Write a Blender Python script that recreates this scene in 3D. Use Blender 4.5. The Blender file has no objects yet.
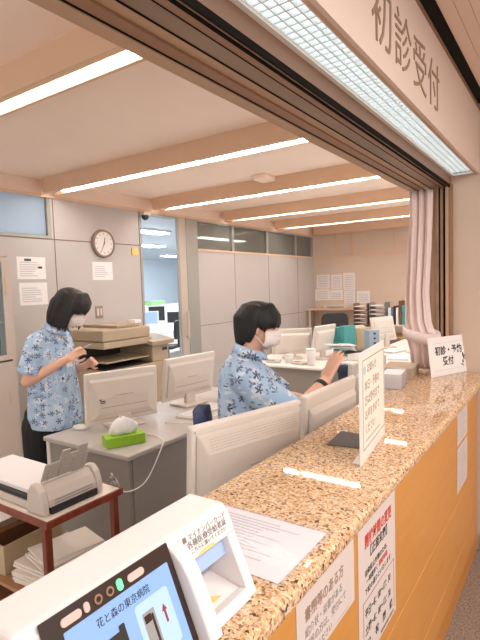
import bpy, bmesh, math, random
from mathutils import Vector, Matrix, Euler
random.seed(7)
S = bpy.context.scene
COL = S.collection
PI = math.pi
def R(a): return math.radians(a)
def V(*a): return Vector(a)

# ------------------------------------------------------------------ materials
def lin(c):
    r = []
    for v in c[:3]:
        v = v/255.0
        r.append(v/12.92 if v <= .04045 else ((v+.055)/1.055)**2.4)
    return (r[0], r[1], r[2], 1)
MATS = {}
def mat(name, rgb, rough=.5, metal=0, emit=None, es=0, var=0, vs=8, bump=0, bs=60, alpha=None, spec=None, stretch=None):
    if name in MATS: return MATS[name]
    m = bpy.data.materials.new(name); m.use_nodes = True
    nt = m.node_tree; b = nt.nodes['Principled BSDF']
    b.inputs['Base Color'].default_value = lin(rgb)
    b.inputs['Roughness'].default_value = rough
    b.inputs['Metallic'].default_value = metal
    if spec is not None: b.inputs['Specular IOR Level'].default_value = spec
    if emit is not None:
        b.inputs['Emission Color'].default_value = lin(emit); b.inputs['Emission Strength'].default_value = es
    if var or bump:
        tc = nt.nodes.new('ShaderNodeTexCoord'); mp = nt.nodes.new('ShaderNodeMapping')
        nt.links.new(tc.outputs['Object'], mp.inputs[0])
        if stretch: mp.inputs['Scale'].default_value = stretch
    if var:
        n = nt.nodes.new('ShaderNodeTexNoise'); n.inputs['Scale'].default_value = vs; n.inputs['Detail'].default_value = 4
        nt.links.new(mp.outputs[0], n.inputs['Vector'])
        r = nt.nodes.new('ShaderNodeValToRGB')
        c = Vector(lin(rgb)[:3])
        r.color_ramp.elements[0].position = .3; r.color_ramp.elements[1].position = .7
        r.color_ramp.elements[0].color = (*(c*(1-var)), 1); r.color_ramp.elements[1].color = (*(c*(1+var)), 1)
        nt.links.new(n.outputs['Fac'], r.inputs[0]); nt.links.new(r.outputs[0], b.inputs['Base Color'])
    if bump:
        n2 = nt.nodes.new('ShaderNodeTexNoise'); n2.inputs['Scale'].default_value = bs
        nt.links.new(mp.outputs[0], n2.inputs['Vector'])
        bp = nt.nodes.new('ShaderNodeBump'); bp.inputs['Strength'].default_value = bump; bp.inputs['Distance'].default_value = .01
        nt.links.new(n2.outputs['Fac'], bp.inputs['Height']); nt.links.new(bp.outputs[0], b.inputs['Normal'])
    if alpha is not None:
        b.inputs['Alpha'].default_value = alpha
    MATS[name] = m
    return m
def glass_mat(name, rgb, mix, rough=.05, translucent=False):
    m = bpy.data.materials.new(name); m.use_nodes = True; nt = m.node_tree; nt.nodes.clear()
    o = nt.nodes.new('ShaderNodeOutputMaterial'); mx = nt.nodes.new('ShaderNodeMixShader')
    t = nt.nodes.new('ShaderNodeBsdfTranslucent' if translucent else 'ShaderNodeBsdfTransparent')
    t.inputs[0].default_value = lin(rgb)
    p = nt.nodes.new('ShaderNodeBsdfPrincipled'); p.inputs['Base Color'].default_value = lin(rgb); p.inputs['Roughness'].default_value = rough
    mx.inputs[0].default_value = mix
    nt.links.new(t.outputs[0], mx.inputs[1]); nt.links.new(p.outputs[0], mx.inputs[2]); nt.links.new(mx.outputs[0], o.inputs[0])
    MATS[name] = m
    return m
def granite_mat():
    m = bpy.data.materials.new('granite'); m.use_nodes = True; nt = m.node_tree; b = nt.nodes['Principled BSDF']
    tc = nt.nodes.new('ShaderNodeTexCoord')
    ns = nt.nodes.new('ShaderNodeTexNoise'); ns.inputs['Scale'].default_value = 70
    nt.links.new(tc.outputs['Object'], ns.inputs['Vector'])
    ad = nt.nodes.new('ShaderNodeMix'); ad.data_type = 'VECTOR'; ad.inputs['Factor'].default_value = .012
    nt.links.new(tc.outputs['Object'], ad.inputs['A']); nt.links.new(ns.outputs['Color'], ad.inputs['B'])
    v = nt.nodes.new('ShaderNodeTexVoronoi'); v.inputs['Scale'].default_value = 195
    nt.links.new(ad.outputs['Result'], v.inputs['Vector'])
    sx = nt.nodes.new('ShaderNodeSeparateColor'); nt.links.new(v.outputs['Color'], sx.inputs[0])
    r = nt.nodes.new('ShaderNodeValToRGB'); cr = r.color_ramp; cr.interpolation = 'CONSTANT'
    stops = [(0, (92,68,52)), (.05, (146,112,82)), (.14, (194,150,108)), (.30, (216,176,134)), (.55, (228,194,156)), (.75, (238,212,182)), (.92, (208,188,166))]
    cr.elements[0].position = 0; cr.elements[0].color = lin(stops[0][1])
    cr.elements[1].position = stops[1][0]; cr.elements[1].color = lin(stops[1][1])
    for p, c in stops[2:]:
        e = cr.elements.new(p); e.color = lin(c)
    nt.links.new(sx.outputs[0], r.inputs[0])
    n3 = nt.nodes.new('ShaderNodeTexNoise'); n3.inputs['Scale'].default_value = 320; n3.inputs['Detail'].default_value = 3
    nt.links.new(tc.outputs['Object'], n3.inputs['Vector'])
    r3 = nt.nodes.new('ShaderNodeValToRGB'); r3.color_ramp.elements[0].position = .33; r3.color_ramp.elements[0].color = (.72,.66,.60,1)
    r3.color_ramp.elements[1].position = .52; r3.color_ramp.elements[1].color = (1,1,1,1)
    nt.links.new(n3.outputs['Fac'], r3.inputs[0])
    mu = nt.nodes.new('ShaderNodeMix'); mu.data_type = 'RGBA'; mu.blend_type = 'MULTIPLY'; mu.inputs['Factor'].default_value = 1
    nt.links.new(r.outputs[0], mu.inputs['A']); nt.links.new(r3.outputs[0], mu.inputs['B'])
    nt.links.new(mu.outputs['Result'], b.inputs['Base Color'])
    b.inputs['Roughness'].default_value = .035; b.inputs['Specular IOR Level'].default_value = .42
    return m
def wood_mat(name, c1, c2, scale, rough=.35):
    m = bpy.data.materials.new(name); m.use_nodes = True; nt = m.node_tree; b = nt.nodes['Principled BSDF']
    tc = nt.nodes.new('ShaderNodeTexCoord'); mp = nt.nodes.new('ShaderNodeMapping'); mp.inputs['Scale'].default_value = scale
    nt.links.new(tc.outputs['Object'], mp.inputs[0])
    n = nt.nodes.new('ShaderNodeTexNoise'); n.inputs['Scale'].default_value = 4; n.inputs['Detail'].default_value = 6; n.inputs['Distortion'].default_value = .6
    nt.links.new(mp.outputs[0], n.inputs['Vector'])
    r = nt.nodes.new('ShaderNodeValToRGB'); r.color_ramp.elements[0].position = .3; r.color_ramp.elements[1].position = .72
    r.color_ramp.elements[0].color = lin(c1); r.color_ramp.elements[1].color = lin(c2)
    nt.links.new(n.outputs['Fac'], r.inputs[0]); nt.links.new(r.outputs[0], b.inputs['Base Color'])
    b.inputs['Roughness'].default_value = rough
    MATS[name] = m
    return m
def shirt_mat():
    # blue cloth printed with white and navy five-petalled flowers and sprigs
    m = bpy.data.materials.new('floral_cloth'); m.use_nodes = True; nt = m.node_tree; b = nt.nodes['Principled BSDF']
    N = nt.nodes.new; L = nt.links.new
    tc = N('ShaderNodeTexCoord')
    def math_(op, a, c=None):
        n = N('ShaderNodeMath'); n.operation = op
        for i, x in enumerate((a, c)):
            if x is None: continue
            if isinstance(x, (int, float)): n.inputs[i].default_value = x
            else: L(x, n.inputs[i])
        return n.outputs[0]
    def flower(scale, seed, petals, r0, r1):
        mp = N('ShaderNodeMapping'); mp.inputs['Location'].default_value = (seed, seed*.7, seed*1.3)
        mp.inputs['Scale'].default_value = (1, .75, 1)
        L(tc.outputs['Object'], mp.inputs[0])
        v = N('ShaderNodeTexVoronoi'); v.inputs['Scale'].default_value = scale; v.inputs['Randomness'].default_value = .85
        L(mp.outputs[0], v.inputs['Vector'])
        s = N('ShaderNodeVectorMath'); s.operation = 'SUBTRACT'; L(mp.outputs[0], s.inputs[0]); L(v.outputs['Position'], s.inputs[1])
        x = N('ShaderNodeSeparateXYZ'); L(s.outputs[0], x.inputs[0])
        sy = math_('MULTIPLY', x.outputs['Y'], .6); xx = math_('ADD', x.outputs['X'], sy)
        th = math_('ARCTAN2', x.outputs['Z'], xx)
        c = math_('COSINE', math_('MULTIPLY', th, petals))
        rad = math_('ADD', math_('MULTIPLY', c, r1), r0)
        return v.outputs['Distance'], rad, v.outputs['Color']
    noise = N('ShaderNodeTexNoise'); noise.inputs['Scale'].default_value = 55; L(tc.outputs['Object'], noise.inputs['Vector'])
    base = N('ShaderNodeTexNoise'); base.inputs['Scale'].default_value = 9; L(tc.outputs['Object'], base.inputs['Vector'])
    rb = N('ShaderNodeValToRGB'); rb.color_ramp.elements[0].position = .35; rb.color_ramp.elements[1].position = .65
    rb.color_ramp.elements[0].color = lin((158,186,216)); rb.color_ramp.elements[1].color = lin((184,206,228))
    L(base.outputs['Fac'], rb.inputs[0])
    cur = rb.outputs[0]
    def over(mask, rgb):
        nonlocal cur
        mx = N('ShaderNodeMix'); mx.data_type = 'RGBA'; L(mask, mx.inputs['Factor']); L(cur, mx.inputs['A']); mx.inputs['B'].default_value = lin(rgb)
        cur = mx.outputs['Result']
    for scale, seed, pet, r0, r1, rgb, keep in ((11, .3, 5, .34, .13, (212,218,228), .1), (15, 2.1, 6, .27, .17, (92,100,128), .5), (13, 5.7, 5, .22, .14, (76,82,108), .55), (19, 8.2, 3, .26, .2, (118,128,154), .55)):
        d, rad, colr = flower(scale*1.4, seed, pet, r0, r1)
        dn = math_('ADD', d, math_('MULTIPLY', math_('SUBTRACT', noise.outputs['Fac'], .5), .42))
        inside = math_('LESS_THAN', dn, rad)
        sp = N('ShaderNodeSeparateColor'); L(colr, sp.inputs[0])
        mk = math_('MULTIPLY', inside, math_('GREATER_THAN', sp.outputs[0], keep))
        over(mk, rgb)
        if keep < .2:
            over(math_('LESS_THAN', dn, .13), (70,80,108))
    L(cur, b.inputs['Base Color']); b.inputs['Roughness'].default_value = .85
    n2 = N('ShaderNodeTexNoise'); n2.inputs['Scale'].default_value = 14; L(tc.outputs['Object'], n2.inputs['Vector'])
    bp = N('ShaderNodeBump'); bp.inputs['Strength'].default_value = .5; bp.inputs['Distance'].default_value = .02
    L(n2.outputs['Fac'], bp.inputs['Height']); L(bp.outputs[0], b.inputs['Normal'])
    return m

M = dict(
    wall=mat('wall_paint', (190,183,179), .6, var=.02, vs=3),
    bulk=mat('bulkhead_paint', (236,212,194), .7),
    ceil=mat('ceiling_paint', (250,229,213), .8, var=.02, vs=2),
    beam=mat('beam_paint', (226,192,162), .75),
    wall_tan=mat('rear_wall_paint', (216,196,178), .65, var=.02, vs=3),
    cabinet=mat('cabinet_steel', (196,182,170), .5),
    chute=mat('chute_grey', (190,182,172), .5),
    lens=mat('lamp_lens_grey', (206,186,176), .35),
    seam=mat('seam_shadow_gap', (130,108,92), .8),
    floor=mat('floor_tile', (206,198,190), .5, var=.06, vs=5),
    lobbyfloor=mat('lobby_carpet', (138,122,110), .95, var=.5, vs=110),
    wall_lobby=mat('lobby_wall_paint', (206,182,163), .6, var=.02, vs=3),
    fascia=mat('fascia_paint', (222,202,190), .6),
    soffit=mat('soffit_paint', (206,174,148), .6),
    lobbyceil=mat('lobby_ceiling_paint', (230,208,194), .8),
    black=mat('gap_shade', (22,20,18), .9),
    railbrown=mat('rail_bronze', (150,112,86), .45, .0, var=.12, vs=5, stretch=(1,.15,1)),
    railgrey=mat('rail_grey', (146,122,104), .42, .0, var=.22, vs=9, stretch=(1,.2,1)),
    railtan=mat('rail_tan', (186,154,126), .5),
    raildark=mat('rail_dark', (22,17,14), .9, spec=.1),
    jamb=mat('door_frame_grey', (164,162,156), .45, .2),
    white=mat('white_plastic', (232,226,220), .4),
    cream=mat('cream_plastic', (220,210,200), .42),
    cream2=mat('cream_plastic_worn', (210,198,187), .5),
    kiosk=mat('kiosk_white', (232,226,224), .32),
    bezel=mat('kiosk_bezel', (52,36,32), .25),
    paper=mat('white_paper', (238,234,232), .8),
    papershade=mat('notice_paper_shaded', (214,200,194), .8),  # white paper with the counter front's shade put into its colour
    paperw=mat('paper_warm', (236,224,212), .8),
    ink=mat('ink_black', (42,38,38), .8),
    inkgrey=mat('ink_grey', (128,122,122), .8),
    inklight=mat('ink_light', (194,190,192), .8),
    inkred=mat('ink_red', (196,60,48), .8),
    signink=mat('sign_letter_brown', (150,122,106), .6),
    green=mat('tissue_green', (142,186,40), .5, var=.08, vs=40),
    teal=mat('teal_plastic', (70,150,150), .45),
    yellow=mat('arrow_yellow', (240,200,120), .6),
    orange=mat('orange_card', (226,150,70), .7),
    redwood=wood_mat('red_wood', (112,48,32), (148,72,50), (6,6,1.2)),
    tabletop=mat('table_laminate', (232,220,208), .4),
    deskgrey=mat('desk_grey', (150,142,134), .55),
    desktop=mat('desk_top_laminate', (182,173,166), .4, var=.02),
    copier=mat('copier_body', (174,154,130), .5),
    copierdark=mat('copier_dark', (40,36,32), .6),
    dark=mat('dark_plastic', (44,42,42), .5),
    grey=mat('grey_plastic', (150,148,146), .5),
    mat_grey=mat('grey_mat', (94,90,88), .7),
    navy=mat('navy_fabric', (48,58,92), .9, bump=.3, bs=200),
    skin=mat('skin', (226,176,150), .5, var=.03, vs=20),
    hair=mat('black_hair', (12,10,10), .6, bump=.6, bs=90, stretch=(1,1,.12)),
    hairbrown=mat('dark_brown_hair', (20,13,13), .6, bump=.6, bs=90, stretch=(1,1,.12)),
    mask=mat('mask_white', (236,226,222), .8),
    trousers=mat('black_trousers', (26,28,30), .85),
    eye=mat('eye_dark', (30,22,20), .3),
    curtain=mat('curtain_cloth', (240,220,214), .9, bump=.15, bs=220),
    cardboard=mat('cardboard', (190,168,136), .85, var=.05),
    boxtaupe=mat('box_taupe', (176,156,132), .7),
    lampwhite=mat('lamp_tube', (255,255,255), .5, emit=(255,251,247), es=30),
    lampcool=mat('lamp_tube_cool', (255,255,255), .5, emit=(232,244,255), es=34),
    lampover=mat('lamp_panel', (255,255,255), .5, emit=(226,240,246), es=1.35),
    louver=mat('louver_white', (236,240,240), .4),
    screenblue=mat('kiosk_screen', (126,160,208), .3, emit=(130,172,226), es=.22),
    screencard=mat('kiosk_screen_card', (160,188,222), .3, emit=(170,198,232), es=.25),
    ledgreen=mat('led_green', (90,220,140), .3, emit=(110,235,150), es=.9),
    paleglow=mat('pale_blue_glow', (150,170,205), .4, emit=(130,155,200), es=.35),  # lit rear monitor, and the painted reflection in the card slot
    backwall=mat('rear_office_wall', (214,226,236), .7),
    backceil=mat('rear_office_ceiling', (206,214,224), .7),
    switchgrey=mat('switch_plate', (150,132,120), .4, .2),
    clockface=mat('clock_face', (232,224,218), .5),
    clockrim=mat('clock_rim', (140,118,102), .4, .3),
    bookred=mat('red_folder', (150,52,40), .6), bookbrown=mat('brown_folder', (120,78,50), .6), bookblue=mat('blue_folder', (90,120,170), .6),
)
M['granite'] = granite_mat()
M['counterwood'] = wood_mat('counter_wood', (204,140,68), (211,149,77), (5,1.2,7), .4)
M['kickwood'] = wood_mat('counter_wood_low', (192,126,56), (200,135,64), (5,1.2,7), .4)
M['shelfwood'] = wood_mat('shelf_wood', (170,124,84), (190,146,104), (1,5,5), .5)
M['shirt'] = shirt_mat()
M['frost'] = glass_mat('frosted_glass', (214,224,232), .35, .3, True)
M['transom'] = glass_mat('transom_glass', (156,156,148), .5, .12)
M['clear'] = glass_mat('clear_glass', (236,242,246), .12, .04)
M['pouch'] = glass_mat('clear_film', (250,250,252), .10, .12)
M['acrylic'] = glass_mat('acrylic', (240,238,240), .4, .08)

# ------------------------------------------------------------------ mesh builder
class MB:
    def __init__(s): s.v = []; s.f = []
    def add(s, vs, fs):
        n = len(s.v); s.v += [Vector(v) for v in vs]; s.f += [tuple(n+i for i in f) for f in fs]; return s
    def box(s, x0, x1, y0, y1, z0, z1, m=None):
        vs = [V(x,y,z) for z in (z0,z1) for y in (y0,y1) for x in (x0,x1)]
        if m: vs = [m @ v for v in vs]
        return s.add(vs, [(0,2,3,1),(4,5,7,6),(0,1,5,4),(2,6,7,3),(0,4,6,2),(1,3,7,5)])
    def cbox(s, c, d, m=None):
        t = Matrix.Translation(Vector(c)) @ (m.to_4x4() if m else Matrix())
        return s.box(-d[0]/2,d[0]/2,-d[1]/2,d[1]/2,-d[2]/2,d[2]/2,t)
    def prism(s, poly, ext, axis='y'):
        # poly: 2D points counter-clockwise; ext=(a,b)
        n = len(poly); vs = []
        for e in ext:
            for p in poly:
                vs.append(V(p[0],e,p[1]) if axis=='y' else (V(e,p[0],p[1]) if axis=='x' else V(p[0],p[1],e)))
        fs = [tuple(range(n)), tuple(range(2*n-1,n-1,-1))] + [(i,(i+1)%n+0,(i+1)%n+n,i+n) for i in range(n)]
        return s.add(vs, fs)
    def rings(s, rings, cap=True):
        n = len(rings[0]); vs = [p for r in rings for p in r]; fs = []
        for k in range(len(rings)-1):
            for i in range(n):
                j = (i+1)%n
                fs.append((k*n+i,k*n+j,(k+1)*n+j,(k+1)*n+i))
        if cap: fs += [tuple(range(n-1,-1,-1)), tuple((len(rings)-1)*n+i for i in range(n))]
        return s.add(vs, fs)
    def cyl(s, p0, p1, r0, r1=None, n=16):
        p0, p1 = Vector(p0), Vector(p1); r1 = r0 if r1 is None else r1
        d = (p1-p0).normalized(); a = d.orthogonal().normalized(); b = d.cross(a)
        return s.rings([[p+(a*math.cos(2*PI*i/n)+b*math.sin(2*PI*i/n))*r for i in range(n)] for p, r in ((p0,r0),(p1,r1))])
    def tube(s, pts, r, n=8):
        pts = [Vector(p) for p in pts]; rs = []; a = None
        for i, p in enumerate(pts):
            d = (pts[min(i+1,len(pts)-1)]-pts[max(i-1,0)]).normalized()
            a = d.orthogonal().normalized() if a is None else (a-d*a.dot(d)).normalized()
            b = d.cross(a); rr = r[i] if isinstance(r,(list,tuple)) else r
            rs.append([p+(a*math.cos(2*PI*k/n)+b*math.sin(2*PI*k/n))*rr for k in range(n)])
        return s.rings(rs)
    def lathe(s, prof, c=(0,0,0), n=24):
        return s.rings([[V(c[0]+r*math.cos(2*PI*i/n), c[1]+r*math.sin(2*PI*i/n), c[2]+z) for i in range(n)] for r, z in prof])
    def ell(s, c, r, m=None, n=16, k=10):
        rs = []
        for i in range(1, k):
            t = PI*i/k
            ring = [V(r[0]*math.sin(t)*math.cos(2*PI*j/n), r[1]*math.sin(t)*math.sin(2*PI*j/n), -r[2]*math.cos(t)) for j in range(n)]
            if m: ring = [m @ v for v in ring]
            rs.append([v+Vector(c) for v in ring])
        return s.rings(rs)
    def xf(s, m):
        s.v = [m @ v for v in s.v]; return s
    def build(s, name, m, parent=None, bevel=0, smooth=False, world=True, seg=2):
        me = bpy.data.meshes.new(name); vs = s.v
        if parent is not None and world:
            inv = wm(parent).inverted(); vs = [inv @ v for v in vs]
        me.from_pydata([tuple(v) for v in vs], [], s.f)
        bm = bmesh.new(); bm.from_mesh(me); bmesh.ops.recalc_face_normals(bm, faces=bm.faces); bm.to_mesh(me); bm.free()
        o = bpy.data.objects.new(name, me); COL.objects.link(o)
        me.materials.append(m)
        if parent is not None: o.parent = parent
        if smooth:
            for p in me.polygons: p.use_smooth = True
        if bevel:
            b = o.modifiers.new('Bevel', 'BEVEL'); b.width = bevel; b.segments = seg; b.limit_method = 'ANGLE'; b.angle_limit = R(35)
        return o
def wm(o):
    m = o.matrix_basis.copy()
    while o.parent is not None:
        o = o.parent; m = o.matrix_basis @ m
    return m
def thing(name, label, cat, loc=(0,0,0), rotz=0, group=None):
    o = bpy.data.objects.new(name, None); COL.objects.link(o)
    o.location = loc; o.rotation_euler = (0,0,rotz); o.empty_display_size = .05
    return tag(o, label, cat, group)
def tag(o, label, cat, group=None):
    o['label'] = label; o['category'] = cat
    if group: o['group'] = group
    return o
def struct(name, mb, m, label=None, cat=None, bevel=0):
    o = mb.build(name, m, bevel=bevel); o['kind'] = 'structure'
    if label: o['label'] = label
    if cat: o['category'] = cat
    return o
def frame(o, u, v):
    # matrix: local x along u, local y along v, z out of the sheet
    u = Vector(u).normalized(); v = Vector(v); v = (v-u*v.dot(u)).normalized(); n = u.cross(v)
    m = Matrix((u, v, n)).transposed().to_4x4(); m.translation = Vector(o); return m
def glyphs(text, m, parent, fm, x, y, size, align='LEFT', name='lettering', sx=1, lift=.0008, thick=.0, bold=0, vertical=False):
    c = bpy.data.curves.new(name, 'FONT'); c.body = text; c.size = size; c.align_x = align; c.offset = bold; c.extrude = max(thick,.0002)
    c.resolution_u = 3
    o = bpy.data.objects.new(name, c); COL.objects.link(o)
    dg = bpy.context.evaluated_depsgraph_get(); dg.update()
    me = bpy.data.meshes.new_from_object(o.evaluated_get(dg)); bpy.data.objects.remove(o); bpy.data.curves.remove(c)
    me.transform(Matrix.Diagonal((sx,1,1,1)))
    me.transform(fm @ Matrix.Translation(V(x,y,lift)))
    me.transform(wm(parent).inverted())
    ob = bpy.data.objects.new(name, me); COL.objects.link(ob); ob.parent = parent
    me.materials.clear(); me.materials.append(m)
    return ob
def dashes(m, parent, fm, rows, name='small_print', lift=.0008):
    # rows: (x, y, length, height): lines of print too small to read
    mb = MB()
    for x, y, ln, h in rows:
        p = x
        while p < x+ln:
            w = h*random.uniform(2.3, 3.8); w = min(w, x+ln-p)
            mb.box(p, p+w, y, y+h, lift, lift+.0003, fm); p += w+h*random.uniform(.25,.6)
    return mb.build(name, m, parent)
def sheet(name, m, parent, fm, w, h, th=.0006, lift=0):
    return MB().box(0, w, 0, h, lift, lift+th, fm).build(name, m, parent)

# ------------------------------------------------------------------ camera
cd = bpy.data.cameras.new('camera'); cam = bpy.data.objects.new('camera', cd); COL.objects.link(cam)
yaw, pitch, roll = R(-34.286), R(-3.932), R(-1.793)
fw = V(math.sin(yaw)*math.cos(pitch), math.cos(yaw)*math.cos(pitch), math.sin(pitch))
rt = V(math.cos(yaw), -math.sin(yaw), 0); up = rt.cross(fw)
rt2 = rt*math.cos(roll)+up*math.sin(roll); up2 = -rt*math.sin(roll)+up*math.cos(roll)
cm = Matrix((rt2, up2, -fw)).transposed().to_4x4(); cm.translation = V(0,0,1.58)
cam.matrix_world = cm
cd.sensor_fit = 'HORIZONTAL'; cd.sensor_width = 36; cd.lens = 493.13/480*36; cd.clip_start = .05; cd.clip_end = 60
S.camera = cam

# ------------------------------------------------------------------ the room
CT = 1.048       # counter top height
WX = -4.5        # face of the long office wall
struct('floor', MB().box(-11, -.80, -3, 15, -.1, 0), M['floor'])
struct('floor_lobby', MB().box(-.80, 4, -3, 3.06, -.1, 0), M['lobbyfloor'])
wl = MB()
wl.box(WX-.12, WX, -1, 2.5, 0, 2.13); wl.box(WX-.12, WX, 2.5, 3.17, 0, 2.13)       # below the near transom
wl.box(WX-.12, WX, 3.17, 4.44, 0, 2.57); wl.box(WX-.12, WX, -1, 1.2, 2.13, 2.57)
wl.box(WX-.12, WX, 5.58, 9.4, 0, 2.11)
struct('wall_left', wl, M['wall'])
struct('wall_upper', MB().box(WX-.12, WX, -1, 9.4, 2.57, 2.9), M['bulk'])
struct('trim_1', MB().box(WX-.0, WX+.015, -1, 9.4, 2.545, 2.575), M['beam'])
sm = MB()
for (y0, y1, z) in ((-1,4.44,2.124),):
    sm.box(WX, WX+.002, y0, y1, z-.006, z+.006)
struct('trim_2', sm, M['seam'])
struct('trim_3', MB().box(WX, WX+.002, 3.209, 3.219, 0, 2.545), M['seam'])
struct('trim_4', MB().box(WX, WX+.002, 5.58, 9.4, 1.018, 1.026), M['seam'])
struct('trim_5', MB().box(WX-.02, WX+.012, 5.56, 9.4, 2.105, 2.135), M['beam'])
for i, y in enumerate((6.5, 7.55, 8.65)):
    struct(f'trim_{6+i}', MB().box(WX, WX+.002, y-.004, y+.004, 0, 2.10), M['seam'])
struct('baseboard_left', MB().box(WX, WX+.012, 5.58, 9.4, 0, .09), M['soffit'])
struct('wall_back', MB().box(WX-.12, .5, 9.4, 9.52, 0, 2.9), M['wall_tan'])
pb = MB()
struct('trim_9', MB().box(WX, .4, 9.385, 9.4, 2.10, 2.125), M['beam'])
for i, x in enumerate((-4.0, -3.66, -2.82)):
    struct(f'trim_{10+i}', MB().box(x-.012, x+.012, 9.385, 9.4, 2.125, 2.6), M['beam'])
struct('ceiling', MB().box(WX-.12, -.815, -1, 9.5, 2.72, 2.9), M['ceil'])
# beams with recessed strip lights
BY = [1.62, 3.22, 4.76, 6.29, 7.85, 9.38]
for i, y in enumerate(BY):
    b = MB().box(-4.42, -.816, y-.16, y-.118, 2.57, 2.72).box(-4.42, -.816, y-.022, y, 2.57, 2.72)
    b.box(-4.42, -.816, y-.118, y-.022, 2.61, 2.72)
    o = struct('ceiling_beam' if i == 0 else f'ceiling_beam.{i:03d}', b, M['beam'])
    xs = [-4.3, -3.08, -2.42, -1.62, -.86] if i else [-4.3, -3.0, -1.52]
    if i == 5: continue
    segs = [(-4.25,-3.05),(-2.98,-2.5),(-2.43,-1.7),(-1.62,-.86)] if i else [(-4.2,-2.75),(-2.7,-1.50)]
    places = ['nearest beam', 'second beam', 'third beam', 'fourth beam', 'fifth beam', 'last beam by the back wall']
    lt = thing('strip_light', 'fluorescent strip light under the %s' % places[i], 'ceiling light', (-2.5, y-.07, 2.57), 0, 'strip lights in the ceiling beams')
    hs = MB()
    for (x0, x1) in segs:
        hs.box(x0-.02, x1+.02, y-.116, y-.024, 2.604, 2.609)
    hs.build('reflector', M['louver'], lt)
    for (x0, x1) in segs:
        MB().box(x0, x1, y-(.104 if i == 0 else .098), y-(.052 if i == 0 else .046), 2.582, 2.602).build('tube', M['lampwhite'], lt, bevel=.006)
    if i == 0:
        lv = MB()
        for k in range(5): lv.box(-4.2, -1.5, y-.108+k*.018, y-.104+k*.018, 2.571, 2.58)
        lv.build('louver', M['louver'], lt)

# opening between counter and office: lintel with sliding-shutter rails
def yb(x0, x1, z0, z1, y0=-1.5, y1=3.06): return MB().box(x0, x1, y0, y1, z0, z1)
struct('lintel', MB().box(-.815, -.598, -1.5, 3.2, 2.125, 2.9), M['railtan'])
rails = [(-.815,-.775,2.10,'railtan'), (-.775,-.769,2.1035,'raildark'), (-.768,-.735,2.104,'railbrown'), (-.735,-.699,2.11,'railtan'),
         (-.699,-.694,2.1045,'raildark'), (-.694,-.646,2.106,'railgrey'), (-.646,-.642,2.1035,'raildark'), (-.642,-.622,2.104,'railbrown'),
         (-.622,-.613,2.1035,'raildark'), (-.613,-.608,2.106,'railgrey'), (-.608,-.598,2.117,'raildark')]
for i, (a, b_, z, mm) in enumerate(rails):
    struct(f'trim_{20+i}', yb(a, b_, z, 2.126), M[mm])
struct('trim_40', yb(-.5979, -.595, 2.100, 2.118), M['raildark'])
struct('trim_41', yb(-.5979, -.5945, 2.118, 2.165), M['railbrown'])
# soffit box with the louvred counter light, and the fascia
struct('trim_42', MB().box(-.598, -.46, -1.5, 3.06, 2.215, 2.24), M['soffit'])
struct('trim_43', yb(-.474, -.4605, 2.163, 2.215), M['soffit'])
struct('wall_fascia', MB().box(-.598, -.46, -1.5, 3.06, 2.24, 2.9).box(-.4605, -.448, -1.5, 3.06, 2.160, 2.508), M['fascia'])
struct('trim_44', yb(-.448, -.443, 2.498, 2.512), M['railbrown'])
struct('trim_45', yb(-.4595, -.41, 2.54, 2.56), M['black'])  # black strip standing in for shade between fascia and lobby ceiling
struct('ceiling_lobby', MB().box(-.405, 4, -3, 3.06, 2.525, 2.7), M['lobbyceil'])
gr = MB()
for k in range(40):
    x = -.40+k*.045
    gr.box(x, x+.0425, -1.5, 3.06, 2.522, 2.525)
struct('ceiling_slats', gr, M['lobbyceil'])

cl = thing('counter_light', 'long louvred fluorescent light over the reception counter', 'ceiling light', (-.525, 1.2, 2.165))
MB().box(-.5940, -.4745, -.6, 3.03, 2.196, 2.199).build('lamp_panel', M['lampover'], cl)
lv = MB()
for k in range(5):
    x = -.580+k*.0252; lv.box(x, x+.003, -.6, 3.03, 2.172, 2.192)
y = -.6
while y < 3.03:
    lv.box(-.580, -.4760, y, y+.004, 2.174, 2.190); y += .030
lv.build('louver', M['louver'], cl)
MB().box(-.5940, -.5800, -.6, 3.03, 2.1645, 2.168).box(-.478, -.4745, -.6, 3.03, 2.1645, 2.168).box(-.5940,-.4745,3.03,3.045,2.1645,2.195).build('frame', M['louver'], cl)

# far wall of the lobby and post of the opening
struct('wall_right', MB().box(-.72, 4, 3.06, 3.2, 0, 2.9), M['wall_lobby'])
struct('baseboard_right', MB().box(-.44, 4, 3.045, 3.06, 0, .1), M['wall_lobby'])
struct('trim_46', MB().box(-.44, 4, 3.056, 3.06, .495, .505), M['seam'])
for i, (a, b_, d, mm) in enumerate(((-.70,-.672,.03,'railtan'), (-.672,-.655,.05,'railgrey'), (-.655,-.645,.02,'raildark'), (-.645,-.632,.05,'railbrown'), (-.632,-.618,.022,'raildark'), (-.618,-.602,.05,'railtan'), (-.602,-.585,.04,'railbrown'))):
    struct(f'trim_{50+i}', MB().box(a, b_, 3.06-d, 3.06, CT, 2.12), M[mm])

# doorway, glass strip and transom windows
struct('door_1', MB().box(WX-.12, WX+.012, 4.43, 4.465, 0, 2.56).box(WX-.02, WX+.012, 5.135, 5.17, 0, 2.56).box(WX-.12, WX+.012, 4.465, 5.13, 2.52, 2.57), M['jamb'])
struct('door_2', MB().box(WX-.05, WX-.005, 5.172, 5.33, 0, 2.56), M['cabinet'])
dh = MB().cyl((WX+.04,5.27,.86), (WX+.04,5.27,1.26), .013)
for z in (.9,1.22): dh.cyl((WX-.005,5.27,z), (WX+.04,5.27,z), .009)
h = dh.build('door_handle', M['cream2']); h.parent = bpy.data.objects['door_2']
struct('wall_post', MB().box(WX-.12, WX+.004, 5.33, 5.58, 0, 2.57), M['jamb'])
w1 = MB().box(WX-.08, WX+.006, 1.2, 3.18, 2.13, 2.16).box(WX-.08, WX+.006, 3.14, 3.18, 2.16, 2.545)
o = struct('window_1', w1, M['jamb'])
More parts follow.
